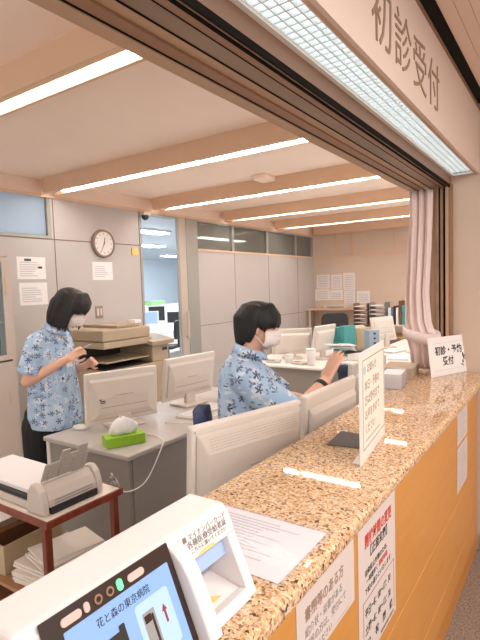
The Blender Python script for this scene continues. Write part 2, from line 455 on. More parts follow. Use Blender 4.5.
p = MB().box(WX-.04, WX-.03, 1.2, 3.14, 2.16, 2.57).build('pane', M['frost']); p.parent = o
for i, (y0, y1) in enumerate(((5.58,6.5), (6.5,7.55), (7.55,8.62), (8.62,9.34))):
    f = MB().box(WX-.06, WX+.006, y1-.06, y1, 2.135, 2.545).box(WX-.06, WX+.006, y0, y1-.06, 2.52, 2.545)
    o = struct(f'window_{2+i}', f, M['jamb'])
    p = MB().box(WX-.04, WX-.03, y0, y1-.06, 2.135, 2.52).build('pane', M['transom']); p.parent = o
# office behind the doorway
struct('wall_rear', MB().box(-13.1, -13, 0, 17, 0, 2.8).box(-13.1, WX-.12, 16.9, 17, 0, 2.8).box(-13.1, WX-.12, 0, .1, 0, 2.8), M['backwall'])
struct('floor_rear', MB().box(-13.1, -11, -1, 17, -.1, 0).box(-11, WX-.12, 15, 17, -.1, 0), M['floor'])
struct('ceiling_rear', MB().box(-13.1, WX-.12, 0, 17, 2.65, 2.8), M['backceil'])
for i, (x, y0, y1) in enumerate(((-6.4,4.9,7.0), (-8.45,7.2,9.1), (-10.75,11.6,13.4), (-6.4,7.9,9.6), (-8.45,10.2,12), (-6.4,1.5,3.6))):
    t = thing('rear_ceiling_light', ['long cool ceiling tube nearest inside the rear doorway', 'second cool ceiling tube seen through the rear doorway', 'farthest cool ceiling tube seen through the rear doorway',
        'cool ceiling tube behind the first transom panes', 'cool ceiling tube behind the last transom panes', 'cool ceiling tube behind the frosted transom'][i], 'ceiling light', (x, (y0+y1)/2, 2.65), 0, 'ceiling lights in the rear office')
    MB().box(x-.15, x+.15, y0, y1, 2.61, 2.649).build('housing', M['louver'], t)
    MB().box(x-.12, x+.12, y0+.03, y1-.03, 2.595, 2.609).build('tube', M['lampcool'], t)

# ------------------------------------------------------------------ header lettering
FH = thing('header_lettering', 'large grey-brown characters on the pink header board above the counter', 'sign', (-.448, 1.7, 2.21))
fm = frame((-.448, 1.305, 2.236), (0,1,0), (0,0,1))
for i, ch in enumerate('初診受付'):
    glyphs(ch, M['signink'], FH, fm, i*.1985-.005, 0, .188, name='character', thick=.0015, bold=-.001)

# ------------------------------------------------------------------ reception counter
rc = thing('reception_counter', 'long reception counter with speckled granite top and honey-coloured wood front', 'counter', (-.6, 1.3, 0))
gp = MB().prism([(-.79,1.008),(-.398,1.008),(-.398,CT),(-.79,CT)], (-1.2,3.055))
gp.build('countertop', M['granite'], rc, bevel=.014, seg=4)
for i, (z0, z1, mm) in enumerate(((.4985,1.008,'counterwood'), (.2185,.4955,'counterwood'), (.10,.2155,'counterwood'), (.0,.10,'kickwood'))):
    MB().box(-.478, -.458 if i < 3 else -.4585, -1.2, 3.04, z0, z1).build('front_panel', M[mm], rc, bevel=.0015)
MB().box(-.4785, -.4594, -1.2, 3.035, .2156, .2184).box(-.4785, -.4594, -1.2, 3.035, .4956, .4984).build('seam_strip', mat('seam_wood', (218,160,94), .5), rc)
MB().box(-.50, -.479, -1.2, 3.04, 0, 1.0).build('backing', M['kickwood'], rc)
MB().box(-.775, -.76, -1.2, 3.05, 0, 1.007).build('rear_panel', M['deskgrey'], rc)

# ------------------------------------------------------------------ card reader terminal
kx, ky = -.53, .49
K = thing('card_reader_terminal', 'white desktop terminal with tilted touch screen and card slot at the counter end', 'card reader', (kx, ky, CT))
u, v = V(0,1,0), V(-.39985,0,.91658)
fk = frame((-.452,.30,CT+.001), u, v); n = V(.91658,0,.39985)
def FP(s, off, y): return V(-.452,0,CT+.001)+v*s+n*off+V(0,y,0)
def cheek(y0, y1, prof):
    pts = [FP(s, o, 0) for s, o in prof]
    return MB().prism([(p.x, max(p.z, CT+.001)) for p in pts], (y0, y1))
body = MB().prism([(-.517,1.195),(-.597,1.195),(-.605,CT+.001),(-.572,CT+.001),(-.5535,1.152),(-.510,1.172)], (.284,.690))
body.build('body', M['kiosk'], K, bevel=.006, seg=3)
MB().prism([(-.452,CT+.0012),(-.5115,1.184),(-.5525,1.150),(-.571,CT+.0012)], (.285,.5335)).build('screen_housing', M['kiosk'], K)
prof = [(0,-.01),(0,.025),(.06,.025),(.10,.023),(.122,.018),(.138,.009),(.147,0),(.147,-.05),(0,-.05)]
cheek(.262,.312,prof).build('side_cheek', M['kiosk'], K, bevel=.004, seg=3)
cheek(.534,.562,prof).build('side_cheek', M['kiosk'], K, bevel=.004, seg=3)
# card slot module
cheek(.557,.690,[(.108,.0015),(.150,.0015),(.150,-.012),(.104,-.045)]).build('slot_header', M['kiosk'], K, bevel=.004, seg=3)
cheek(.668,.690,[(0,0),(.110,-.001),(.115,-.06),(0,-.12)]).build('slot_side', M['kiosk'], K, bevel=.002)
tr = MB().prism([(-.450,CT+.001),(-.458,CT+.018),(-.475,CT+.014),(-.560,CT+.030),(-.570,CT+.001)], (.5565,.6675))
tr.build('card_tray', M['kiosk'], K, bevel=.0015)
fb = frame((-.5475,.56,1.10), (0,1,0), V(-.02,0,1))
MB().box(.272,.366,.080,.1065,-.020,-.017,fk).build('slot_reflection', M['paleglow'], K)  # glowing plate standing in for a reflection inside the card slot
ft = frame((-.47,.575,CT+.0165), (0,1,0), V(-.085,0,.016))
MB().add([ft @ V(*p) for p in ((0.0,.012,0),(.05,.012,0),(.025,.032,0),(0.0,.012,.0008),(.05,.012,.0008),(.025,.032,.0008))], [(0,1,2),(3,5,4),(0,3,4,1),(1,4,5,2),(2,5,3,0)]).build('yellow_arrow', M['yellow'], K)
MB().add([fk @ V(*p) for p in ((.285,.1095,.0018),(.335,.1095,.0018),(.325,.1145,.0018),(.296,.1145,.0018),(.285,.1095,.0024),(.335,.1095,.0024),(.325,.1145,.0024),(.296,.1145,.0024))], [(0,1,2,3),(7,6,5,4),(0,4,5,1),(1,5,6,2),(2,6,7,3),(3,7,4,0)]).build('yellow_arrow', M['yellow'], K)
MB().cyl((-.520,.625,CT+.0225),(-.5195,.625,CT+.0255),.003).build('sensor_dot', M['navy'], K)
glyphs('■ マイナンバーカード', M['inkgrey'], K, fk, .263, .1385, .0115, sx=.98, name='header_text', lift=.0022)
glyphs('各種医療受給者証', M['inkgrey'], K, fk, .270, .1275, .0120, sx=1.08, name='header_text', lift=.0022)
glyphs('こちらに置いてください', M['inkgrey'], K, fk, .274, .1185, .0078, sx=1.1, name='header_text', lift=.0022)
# screen side
def rounded(w, h, r, k=5):
    pts = []
    for cx, cy, a0 in ((w-r,h-r,0),(r,h-r,90),(r,r,180),(w-r,r,270)):
        for i in range(k+1):
            a = R(a0+90*i/k); pts.append((cx+r*math.cos(a), cy+r*math.sin(a)))
    return pts
def plate(x, y, w, h, z0, z1, fm, r=.002):
    return MB().prism([(x+p, y+q) for p, q in rounded(w, h, r)], (z0, z1), 'z').xf(fm)
bz = plate(.014,.002,.2185,.1545,.0003,.0022,fk,.002).build('bezel', M['bezel'], K)
sc = plate(.040,.010,.181,.122,.0023,.0030,fk).build('screen', M['screenblue'], K)
plate(.036+.004,.137,.030,.0105,.0023,.0036,fk,.005).build('lamp_lens', M['lens'], bz)
plate(.074,.1365,.0085,.0125,.0023,.0036,fk,.004).build('lamp_lens', M['lens'], bz)
for x in (.0915,.1075+.0035):
    q = MB().cyl(fk @ V(x+.005,.143,.0022), fk @ V(x+.005,.143,.0042), .0062, n=20).build('camera_lens', M['railbrown'], bz)
    MB().cyl(fk @ V(x+.005,.143,.0043), fk @ V(x+.005,.143,.0046), .0035, n=16).build('lens_glass', M['eye'], bz)
plate(.1285,.1355,.0095,.0150,.0023,.0038,fk,.0045).build('green_light', M['ledgreen'], bz)
plate(.1475,.137,.030,.0105,.0023,.0036,fk,.005).build('lamp_lens', M['lens'], bz)
glyphs('花と森の東京病院', M['ink'], sc, fk, .084, .1125, .0125, sx=.93, name='screen_text', lift=.0032)
ca = plate(.142,.030,.064,.076,.0031,.0035,fk,.006).build('screen_card', M['screencard'], sc)
plate(.151,.040,.022,.052,.0036,.0038,fk).build('screen_icon', M['grey'], sc)
plate(.153,.078,.012,.010,.0039,.0041,fk,.001).build('screen_icon', M['bezel'], sc)
plate(.1655,.044,.004,.042,.0039,.0041,fk,.001).build('screen_icon', M['copierdark'], sc)
ar = MB().box(.188,.1915,.062,.078,.0036,.0040,fk)
ar.prism([(.185,.078),(.1945,.078),(.19,.087)],(.0036,.0040),'z'); ar.v[-6:] = [fk @ q for q in ar.v[-6:]]
ar.build('screen_arrow', M['bookred'], sc)
plate(.091,.055,.026,.038,.0031,.0035,fk,.002).build('screen_icon', M['copierdark'], sc)
plate(.112,.0715,.010,.028,.0031,.0034,fk,.002).build('screen_icon', M['copierdark'], sc)

# ------------------------------------------------------------------ papers and signs on the counter
D = thing('document', 'printed sheet in a clear pouch lying beside the white card terminal', 'document', (-.56, .83, CT))
fd = frame((-.424,.722,CT+.0006), (.0,1,0), (-1,0,0))
sheet('pouch', M['pouch'], D, fd, .222, .300, .0004, .0009)
sheet('paper', M['paper'], D, frame((-.432,.728,CT+.0004), (0,1,0), (-1,0,0)), .208, .285, .0004, 0)
rows = []
for k in range(15):
    yy = .020+k*.0115
    rows.append((.022+(.02 if k%5==4 else 0), yy, random.uniform(.13,.235), .0036))
dashes(M['inklight'], D, frame((-.717,.728,CT+.0006), (1,0,0), (0,1,0)), rows, lift=.0004)

def notice(name, label, cat, loc, group=None): return thing(name, label, cat, loc, 0, group)
N1 = notice('paper_notice', 'white notice headed in large brown characters taped low on the wood front nearest the terminal', 'notice', (-.457, 1.0, .88), 'notices taped to the counter front')
fn = frame((-.4574,.838,.772), (0,1,0), (0,0,1))
sheet('paper', M['papershade'], N1, fn, .312, .232)
glyphs('書類等のある方', M['signink'], N1, fn, .036, .105, .033, name='heading', sx=.90, bold=.0006)
glyphs('紹介状・返書がある', M['inkgrey'], N1, fn, .036, .070, .024, name='body_text', sx=.92)
glyphs('初診の方は、受付にて', M['inkgrey'], N1, fn, .036, .040, .024, name='body_text', sx=.92)
glyphs('お渡しください', M['inkgrey'], N1, fn, .036, .012, .021, name='body_text', sx=.92)
dashes(M['inklight'], N1, fn, [(.2,.006,.08,.005)])
N2 = notice('paper_notice', 'tall white notice with a red heading and opening times on the wood front', 'notice', (-.457, 1.33, .77), 'notices taped to the counter front')
fn = frame((-.4574,1.178,.548), (0,1,0), (0,0,1))
sheet('paper', M['papershade'], N2, fn, .315, .445)
glyphs('開錠時間の変更', M['inkred'], N2, fn, .048, .322, .041, name='heading', sx=.80, bold=.0012)
glyphs('【正面玄関】', M['ink'], N2, fn, .072, .284, .034, name='heading', sx=.90, bold=.0008)
glyphs('感染防止対策のため、', M['ink'], N2, fn, .048, .243, .019, name='body_text', sx=1.05, bold=.0004)
glyphs('一時間早く', M['ink'], N2, fn, .058, .217, .019, name='body_text', sx=1.0, bold=.0003)
glyphs('開錠時間', M['inkred'], N2, fn, .160, .218, .019, name='body_text', sx=1.0, bold=.0003)
glyphs('下記の通りといたします', M['ink'], N2, fn, .048, .191, .019, name='body_text', sx=1.05, bold=.0003)
bx = MB()
for (x0, x1, y0, y1) in ((.032,.298,.1735,.1755), (.032,.034,.02,.1735), (.296,.298,.02,.1735)): bx.box(x0, x1, y0, y1, .0007, .0011, fn)
bx.build('border_line', M['bookred'], N2)
glyphs('平日～8：00～17：30', M['ink'], N2, fn, .046, .126, .030, name='times_text', sx=.76, bold=.0006)
glyphs('土曜～8：00～12：30', M['ink'], N2, fn, .046, .078, .030, name='times_text', sx=.76, bold=.0006)
for i, ch in enumerate('日祝閉鎖'): glyphs(ch, M['ink'], N2, fn, .06+i*.064, .034, .028, name='times_text', bold=.0006)
dashes(M['inkgrey'], N2, fn, [(.17,.008,.12,.009)])
for zz, hh, lb in ((.782,.205,'upper small sheet of print on the wood front near the far wall'), (.548,.222,'lower small sheet of print on the wood front near the far wall')):
    N3 = notice('paper_notice', lb, 'notice', (-.457, 2.6, zz), 'notices taped to the counter front')
    fn = frame((-.4574,2.478,zz), (0,1,0), (0,0,1)) if zz > .6 else frame((-.4574,2.472,zz), (0,1,.0), (.004,0,1))
    sheet('paper', M['papershade'], N3, fn, .262, hh)
    dashes(M['inklight'], N3, fn, [(.02, .02+k*.017, random.uniform(.14,.215), .007) for k in range(int(hh/.017)-2)])

# tall stand sign
su = V(-.048,.398,0).normalized(); T1 = thing('counter_sign', 'tall framed sign sheet standing on the counter before the grey tray mat', 'sign', (-.52,1.5,CT))
fs = frame(V(-.503,1.331,CT+.001), su, (0,0,1))
MB().box(0,.345,0,.330,-.004,0,fs).build('stand_panel', M['white'], T1, bevel=.001)
MB().box(.02,.325,0.0,.004,-.030,-.0045,fs).build('stand_foot', M['white'], T1)
MB().box(.028,.332,.035,.312,.0003,.0012,fs).build('paper', M['paperw'], T1)
bl = MB()
for (x0,x1,y0,y1) in ((.030,.330,.038,.0405),(.030,.330,.302,.3045),(.030,.0325,.0405,.302),(.3275,.330,.0405,.302)): bl.box(x0,x1,y0,y1,.0013,.0017,fs)
bl.build('border_line', M['inkgrey'], T1)
glyphs('③', M['bookblue'], T1, fs, .038, .262, .030, name='sign_text', lift=.0014)
glyphs('お知らせ', M['inkgrey'], T1, fs, .085, .262, .032, name='sign_text', lift=.0014)
for k, tx in enumerate(('本日・予約の', '方は受付まで', 'お声をかけて', 'ください')):
    glyphs(tx, M['signink'], T1, fs, .052, .212-k*.044, .034, name='sign_text', lift=.0014)
dashes(M['inklight'], T1, fs, [(.06,.055,.2,.009)], lift=.0013)
g = MB().add([V(x,y,z) for z in (CT+.0005,CT+.0035) for x,y in ((-.672,1.468),(-.532,1.492),(-.585,1.628),(-.690,1.632))], [(3,2,1,0),(4,5,6,7),(0,1,5,4),(1,2,6,5),(2,3,7,6),(3,0,4,7)])
tag(g.build('tray_mat', M['mat_grey'], bevel=.001), 'dark grey mat lying flat on the granite behind the tall sign', 'mat')

# desk sign at the far end
su = V(.135,.30,0).normalized(); nn = V(su.y,-su.x,0)
T2 = thing('reception_sign', 'white card sign with a bird drawing standing at the far counter end by the curtain', 'sign', (-.58,2.92,CT))
fs2 = frame(V(-.642,2.774,CT+.001), su, V(0,0,1)-nn*.12)
MB().box(0,.329,0,.215,-.003,0,fs2).build('sign_card', M['paper'], T2, bevel=.0008)
MB().box(.10,.22,.005,.12,-.030,-.027,fs2).box(.10,.22,.115,.12,-.03,-.0035,fs2).build('back_strut', M['white'], T2)
for yy in (.030,.180): dashes(M['inklight'], T2, fs2, [(.035,yy,.26,.0015)], name='rule_line', lift=.0004)
glyphs('初診・予約', M['ink'], T2, fs2, .050, .120, .052, name='sign_text', lift=.0006, bold=.0012, sx=.92)
glyphs('受付', M['ink'], T2, fs2, .110, .060, .052, name='sign_text', lift=.0006, bold=.0012, sx=.92)
bd = MB()
for cx, cy, rx, ry, a in ((.292,.104,.010,.006,1.2),(.296,.090,.006,.012,.3),(.300,.078,.005,.010,-.2),(.288,.062,.006,.010,.2),(.276,.048,.008,.003,.9),(.286,.042,.009,.003,-.4),(.306,.094,.003,.008,.6)):
    pts = [(cx+rx*math.cos(t)*math.cos(a)-ry*math.sin(t)*math.sin(a), cy+rx*math.cos(t)*math.sin(a)+ry*math.sin(t)*math.cos(a)) for t in [2*PI*i/10 for i in range(10)]]
    k = len(bd.v); bd.prism(pts, (.0006,.0009), 'z'); bd.v[k:] = [fs2 @ q for q in bd.v[k:]]
bd.build('bird_drawing', M['ink'], T2)

# boxes behind the signs
B = thing('document_box', 'flat taupe cardboard box on the counter behind the two signs', 'box', (-.81,2.79,CT), R(5))
MB().box(-.085,.075,-.10,.115,.001,.040).build('box_base', M['boxtaupe'], B, world=False, bevel=.002)
MB().box(-.088,.078,-.103,.118,.0405,.058).build('box_lid', M['boxtaupe'], B, world=False, bevel=.002)
B = thing('letter_tray', 'clear plastic holder filled with white slips on the counter behind the tall sign', 'tray', (-.76,2.50,CT), R(8))
MB().box(-.06,.05,-.10,.10,.001,.004).box(-.06,-.057,-.10,.10,.004,.075).box(.047,.05,-.10,.10,.004,.075).box(-.057,.047,-.10,-.097,.004,.075).box(-.057,.047,.097,.10,.004,.075).build('holder', M['acrylic'], B, world=False)
MB().box(-.053,.043,-.09,.09,.005,.068).build('paper_slips', M['paper'], B, world=False)

# ------------------------------------------------------------------ curtain
def curtain():
    zs = [i/30 for i in range(31)]
    ztop, zbot = 2.095, 1.062
    nU = 72
    def outline(z):
        keys = [(1.06,-.80,-.655),(1.16,-.81,-.652),(1.235,-.825,-.648),(1.275,-.822,-.668),(1.33,-.835,-.690),(1.5,-.832,-.705),(1.75,-.818,-.690),(1.95,-.808,-.680),(2.10,-.808,-.676)]
        for a, b in zip(keys, keys[1:]):
            if a[0] <= z <= b[0]:
                t = (z-a[0])/(b[0]-a[0]); return a[1]+(b[1]-a[1])*t, a[2]+(b[2]-a[2])*t
        return keys[-1][1:]
    front, back = [], []
    for t in zs:
        z = zbot+(ztop-zbot)*t; x0, x1 = outline(z)
        gather = 1-.55*math.exp(-((z-1.25)/.09)**2)
        rf, rb = [], []
        for i in range(nU+1):
            s = i/nU; ph = s*2*PI*3.3+.5*math.sin(z*3)
            y = 2.965+.017*gather*math.sin(ph)+.006*math.sin(ph*2.3+z*4)*gather
            x = x0+(x1-x0)*(s+.018*math.sin(ph*1.0+1.2))
            rf.append(V(x,y,z)); rb.append(V(x,y+.006,z))
        front.append(rf); back.append(rb)
    mb = MB(); W = nU+1
    vs = [p for r in front for p in r]+[p for r in back for p in r]; off = len(vs)//2; fs = []
    for k in range(len(zs)-1):
        for i in range(nU):
            a = k*W+i; fs += [(a,a+1,a+W+1,a+W),(off+a,off+a+W,off+a+W+1,off+a+1)]
    for k in range(len(zs)-1):
        for i in (0,nU):
            a = k*W+i; fs.append((a,a+W,off+a+W,off+a))
    for i in range(nU):
        for k in (0,len(zs)-1):
            a = k*W+i; fs.append((a,a+1,off+a+1,off+a))
    return mb.add(vs, fs)
C = thing('curtain', 'pale pink curtain gathered with a tie at the far end of the opening', 'curtain', (-.74,2.97,1.06))
curtain().build('curtain_cloth', M['curtain'], C, smooth=True)
tb = MB(); rs = []
for i in range(28):
    a = 2*PI*i/28; c = V(-.742+.100*math.cos(a), 2.968+.043*math.sin(a), 1.262-.02*math.cos(a)+.012*math.sin(a))
    o = V(math.cos(a)*.5, math.sin(a), 0).normalized()
    rs.append([c+V(0,0,.030)+o*.001, c+V(0,0,.034)+o*.006, c+o*.010, c+V(0,0,-.034)+o*.006, c+V(0,0,-.030)+o*.001])
rs.append(rs[0]); tb.rings(rs, cap=False); tb.build('curtain_tie', M['curtain'], C, smooth=True)

# ------------------------------------------------------------------ computer monitors
def monitor(label, loc, rotz, tilt=0, w=.42, h=.34, stand=.10, style='plain', group='computer monitors', mark=False):
    # local frame: back of the screen looks along +x, width along y, stand on z=0
    t = thing('computer_monitor', label, 'monitor', loc, rotz, group)
    T = wm(t) @ Matrix.Translation(V(0,0,stand)) @ Matrix.Rotation(tilt, 4, 'Y')
    MB().box(-.030,0,-w/2,w/2,0,h,T).build('back_shell', M['cream'], t, bevel=.008, seg=3)
    def rr(x, y, z0, z1): return [T @ V(x,a,b) for a, b in ((-y,z0),(y,z0),(y,z1),(-y,z1))]
    if style == 'vent':
        MB().rings([rr(.001,w/2-.014,.014,h-.020), rr(.012,w/2-.022,.024,h-.030), rr(.030,w/2-.045,.05,h-.085)]).build('back_bulge', M['cream2'], t, bevel=.006, seg=3)
        # dotted ventilation band along the sloping upper face of the bulge
        v0, v1 = V(.012,0,h-.030), V(.030,0,h-.085); nrm = V(.055,0,.018).normalized(); mb = MB()
        for r in range(5):
            c = v0+(v1-v0)*(.22+.15*r)
            nn = 46
            for k in range(nn):
                y = -w/2+.058+(w-.116)*k/(nn-1)+(.002 if r%2 else 0); p = c+V(0,y,0)
                a, b = V(0,1,0)*.0017, (v1-v0).normalized()*.0017
                q = [p+a+nrm*.0008, p+b+nrm*.0008, p-a+nrm*.0008, p-b+nrm*.0008]
                mb.add([T @ x for x in q]+[T @ (x-nrm*.0006) for x in q], [(0,1,2,3),(7,6,5,4),(0,4,5,1),(1,5,6,2),(2,6,7,3),(3,7,4,0)])
        mb.build('vent_grille', M['grey'], t)
        MB().box(.031,.0325,-w/2+.075,-w/2+.125,.065,.069,T).build('maker_label', M['navy'], t)
        MB().box(.031,.0322,-w/2+.080,-w/2+.118,.072,.088,T).build('maker_label', M['paper'], t)
        MB().box(.031,.0318,-.03,.10,h-.160,h-.1575,T).build('seam_line', M['grey'], t)
        for y in (-w/2+.012, w/2-.012): MB().cyl(T @ V(-.001,y,h-.016), T @ V(.0012,y,h-.016), .003, n=10).build('screw', M['grey'], t)
    elif style == 'step':
        MB().rings([rr(.001,w/2-.02,.02,h-.05), rr(.020,w/2-.03,.03,h-.075), rr(.024,w/2-.05,.05,h-.11)]).build('back_bulge', M['cream'], t, bevel=.006, seg=3)
        MB().box(.0,.028,-w/2+.02,w/2-.02,.055,.064,T).build('lower_lip', M['cream2'], t, bevel=.003)
    else:
        MB().rings([rr(.001,w/2-.02,.025,h-.035), rr(.014,w/2-.03,.035,h-.055), rr(.026,w/2-.075,.07,h-.16)]).build('back_bulge', M['cream2'], t, bevel=.006, seg=3)
        MB().box(.026,.0275,-.055,.055,h-.150,h-.147,T).build('seam_line', M['grey'], t)
        MB().box(.0,.0272,-w/2+.09,w/2-.09,.105,.109,T).build('seam_line', M['grey'], t)
        if mark:
            mk = MB()
            for k in range(9): mk.box(.0285,.029,-w/2+.085+.008*(k%4)-.004*(k//4), -w/2+.091+.008*(k%4), .135+.011*(k//4), .141+.011*(k//4), T)
            mk.build('emblem', M['dark'], t)
    MB().box(-.0312,-.0302,-w/2+.018,w/2-.018,.018,h-.018,T).build('screen', M['dark'], t)
    L = wm(t)
    MB().box(-.012,.022,-.045,.045,.012,stand+.10,L).build('stand_neck', M['cream2'], t, bevel=.006)
    MB().box(-.10,.085,-.11,.11,.001,.016,L).build('stand_base', M['cream2'], t, bevel=.005)
    return t
ID = .770       # inner desk height along the counter
ob = thing('staff_desk', 'narrow staff desk running along the back of the reception counter', 'desk', (-.93,1.9,0))
MB().box(-1.09,-.778,.55,3.0,ID-.035,ID-.002).build('desk_top', M['desktop'], ob, bevel=.004)
for y in (.57,1.42,2.96): MB().box(-1.07,-.80,y,y+.025,.001,ID-.036).build('side_panel', M['deskgrey'], ob)
monitor('large cream monitor with a dotted vent band standing behind the counter nearest the terminal', (-.900,1.345,ID), R(-15.5), R(4.5), .485, .335, .057, 'vent', 'monitors along the counter')
monitor('cream monitor with a stepped back behind the counter in front of the seated worker', (-.880,1.955,ID), R(-1), R(5), .50, .30, .072, 'step', 'monitors along the counter')
monitor('white monitor behind the counter beside the taupe document box', (-.975,2.72,ID), R(-6), R(3), .44, .30, .072, 'step', 'monitors along the counter')

# ------------------------------------------------------------------ middle desk with two monitors
DZ = .72
md = thing('office_desk', 'grey office desk carrying two cream monitors and a green tissue box', 'desk', (-2.27,2.5,0))
MB().box(-2.63,-1.90,1.72,3.35,DZ-.03,DZ-.001).build('desk_top', M['desktop'], md, bevel=.008)
MB().box(-2.60,-1.925,1.745,1.77,.03,DZ-.031).build('end_panel', M['deskgrey'], md)
MB().box(-1.945,-1.92,1.771,3.32,.08,DZ-.031).build('back_panel', M['deskgrey'], md)
MB().box(-2.60,-1.946,3.30,3.325,.03,DZ-.031).build('end_panel', M['deskgrey'], md)
MB().box(-2.62,-2.59,1.735,1.77,.001,DZ-.031).build('leg', M['white'], md)
dr = MB().box(-2.585,-2.10,1.775,2.15,.05,DZ-.05).build('drawer_unit', M['deskgrey'], md)
monitor('cream monitor with a small dark emblem on its back behind the tissue box', (-2.375,2.13,DZ), R(-20), R(3), .48, .325, .032, 'plain', 'monitors on the grey office desk', True)
monitor('cream monitor turned sideways behind the one with the emblem', (-2.36,2.76,DZ), R(-6), R(9), .50, .315, .055, 'plain', 'monitors on the grey office desk')
for lb, x, y, rz in (('flat white keyboard lying below the sideways cream monitor', -2.13, 2.62, 3), ):
    k = thing('keyboard', lb, 'keyboard', (x,y,DZ), R(rz))
    MB().box(-.07,.07,-.20,.20,.001,.014).build('key_base', M['cream'], k, world=False, bevel=.003)
    kb = MB()
    for r in range(5):
        for c in range(17): kb.box(-.06+r*.0245,-.041+r*.0245,-.19+c*.0225,-.172+c*.0225,.0145,.020)
    kb.build('keys', M['white'], k, world=False)
mo = thing('computer_mouse', 'small white mouse on the grey desk next to the standing woman', 'mouse', (-2.545,1.93,DZ), R(20))
MB().ell((0,0,.012),(.055,.033,.020),n=14).build('mouse_body', M['white'], mo, world=False, smooth=True)
MB().box(.02,.05,-.002,.002,.026,.030).build('wheel', M['grey'], mo, world=False)

tbx = thing('tissue_box', 'bright green tissue box with a white tissue standing out on the grey desk', 'tissue box', (-2.085,1.865,DZ), R(63)); tbx.scale = (.92,.92,.95)
MB().box(-.118,.118,-.058,.058,.001,.058).build('carton', M['green'], tbx, world=False, bevel=.002)
ts = MB(); rs = []
for k, (hh, a, b) in enumerate(((.0585,.088,.020),(.085,.100,.034),(.112,.088,.032),(.140,.055,.020),(.158,.022,.006))):
    rs.append([V(a*.88*math.cos(t)*(1+.12*math.sin(3*t+k))-.012*k*.2, b*math.sin(t)*(1+.25*math.sin(5*t+k*1.3)), hh+.010*math.sin(2*t+k)*(k>0)) for t in [2*PI*i/24 for i in range(24)]])
ts.rings(rs).build('tissue', M['paper'], tbx, world=False, smooth=True)

def cord(name, label, pts, r, m, group=None):
    # smooth cable through the given points
    P = [Vector(p) for p in pts]; out = []
    P2 = [P[0]]+P+[P[-1]]
    for i in range(1, len(P2)-2):
        a, b, c, d = P2[i-1:i+3]
        for k in range(8):
            t = k/8
            out.append(.5*((2*b)+(c-a)*t+(2*a-5*b+4*c-d)*t*t+(3*b-a-3*c+d)*t**3))
    out.append(P[-1])
    return tag(MB().tube(out, r, 6).build(name, m, smooth=True), label, 'cable', group)
cord('power_cord', 'thin white cord drooping from the grey desk edge to the document scanner', [(-2.10,2.05,DZ+.005),(-1.95,2.02,DZ+.006),(-1.885,1.96,DZ-.01),(-1.86,1.80,.57),(-1.80,1.60,.60),(-1.70,1.46,.735),(-1.68,1.415,.76)], .0035, M['white'])
cord('monitor_cable', 'tangled white cable on the grey desk by the sideways monitor', [(-2.16,2.28,DZ+.005),(-2.00,2.34,DZ+.008),(-1.97,2.42,DZ+.010),(-1.98,2.66,DZ+.006),(-2.06,2.88,DZ+.006),(-2.20,2.92,DZ+.006)], .0035, M['white'])
cord('mouse_cord', 'pale cord curling over the far end of the grey desk', [(-2.06,3.0,DZ+.005),(-1.95,2.94,DZ+.005),(-1.96,3.05,DZ+.005),(-1.94,3.1,DZ+.005)], .003, M['grey'])

# ------------------------------------------------------------------ red wood side table with scanner
rt_ = thing('side_table', 'small red-brown wooden table with pale top carrying the document scanner', 'table', (-2.0,1.25,0))
MB().box(-2.42,-1.635,1.065,1.425,.700,.7185).build('table_top', M['tabletop'], rt_, bevel=.003)
MB().box(-2.43,-1.622,1.055,1.064,.690,.719).box(-2.43,-1.622,1.426,1.435,.690,.719).box(-1.634,-1.622,1.064,1.426,.690,.719).box(-2.43,-2.421,1.064,1.426,.690,.719).build('edge_trim', M['redwood'], rt_, bevel=.003)
for x in (-1.66,-2.40):
    for y in (1.06,1.39): MB().box(x-.008,x+.020,y,y+.030,.001,.689).build('leg', M['redwood'], rt_, bevel=.004)
MB().box(-2.40,-1.66,1.092,1.102,.662,.689).box(-2.39,-1.67,1.378,1.388,.662,.689).build('rail', M['redwood'], rt_)
MB().box(-2.37,-1.69,1.07,1.42,.350,.366).build('lower_shelf', M['shelfwood'], rt_)
MB().box(-2.37,-1.69,1.07,1.42,.07,.085).build('lower_shelf', M['shelfwood'], rt_)

sc_ = thing('document_scanner', 'grey-white sheet-fed document scanner with raised ribbed feeder on the red-brown table', 'scanner', (-1.78,1.25,.7185))
def sidepoly(y0, y1): return MB().prism([(-1.668,.7205),(-1.672,.772),(-1.686,.812),(-1.712,.838),(-1.748,.835),(-1.772,.80),(-1.785,.7205)], (y0, y1))
sidepoly(1.075,1.105).build('side_cover', M['cream2'], sc_, bevel=.008, seg=3)
sidepoly(1.335,1.365).build('side_cover', M['cream2'], sc_, bevel=.008, seg=3)
MB().prism([(-1.671,.745),(-1.676,.772),(-1.692,.806),(-1.716,.828),(-1.745,.824),(-1.765,.79),(-1.765,.745)], (1.106,1.334)).build('scan_body', M['cream2'], sc_, bevel=.004)
MB().box(-1.72,-1.664,1.11,1.33,.7205,.7445).build('base_slot', M['dark'], sc_)
for z in (.756,.768): MB().box(-1.6735,-1.6700,1.13,1.31,z,z+.0025).build('rib_line', M['grey'], sc_)
q = Matrix.Translation(V(-1.738,1.222,.828)) @ Matrix.Rotation(R(27),4,'Y')
MB().box(-.006,0,-.105,.105,0,.085,q).build('feeder_chute', M['chute'], sc_, bevel=.003)
MB().box(-.005,.001,-.040,.000,.0855,.135,q).box(-.005,.001,.040,.085,.0855,.135,q).box(-.005,.001,.0,.040,.0855,.108,q).build('feeder_extension', M['chute'], sc_, bevel=.002)
for y in (-.08,-.03,.03,.08): MB().box(.0005,.005,y-.003,y+.003,.005,.080,q).build('chute_rib', M['chute'], sc_)
MB().box(-2.25,-1.787,1.09,1.35,.7205,.748).build('output_tray', M['cream2'], sc_, bevel=.004)
MB().box(-2.24,-1.790,1.10,1.34,.7485,.766).build('tray_well', M['dark'], sc_)
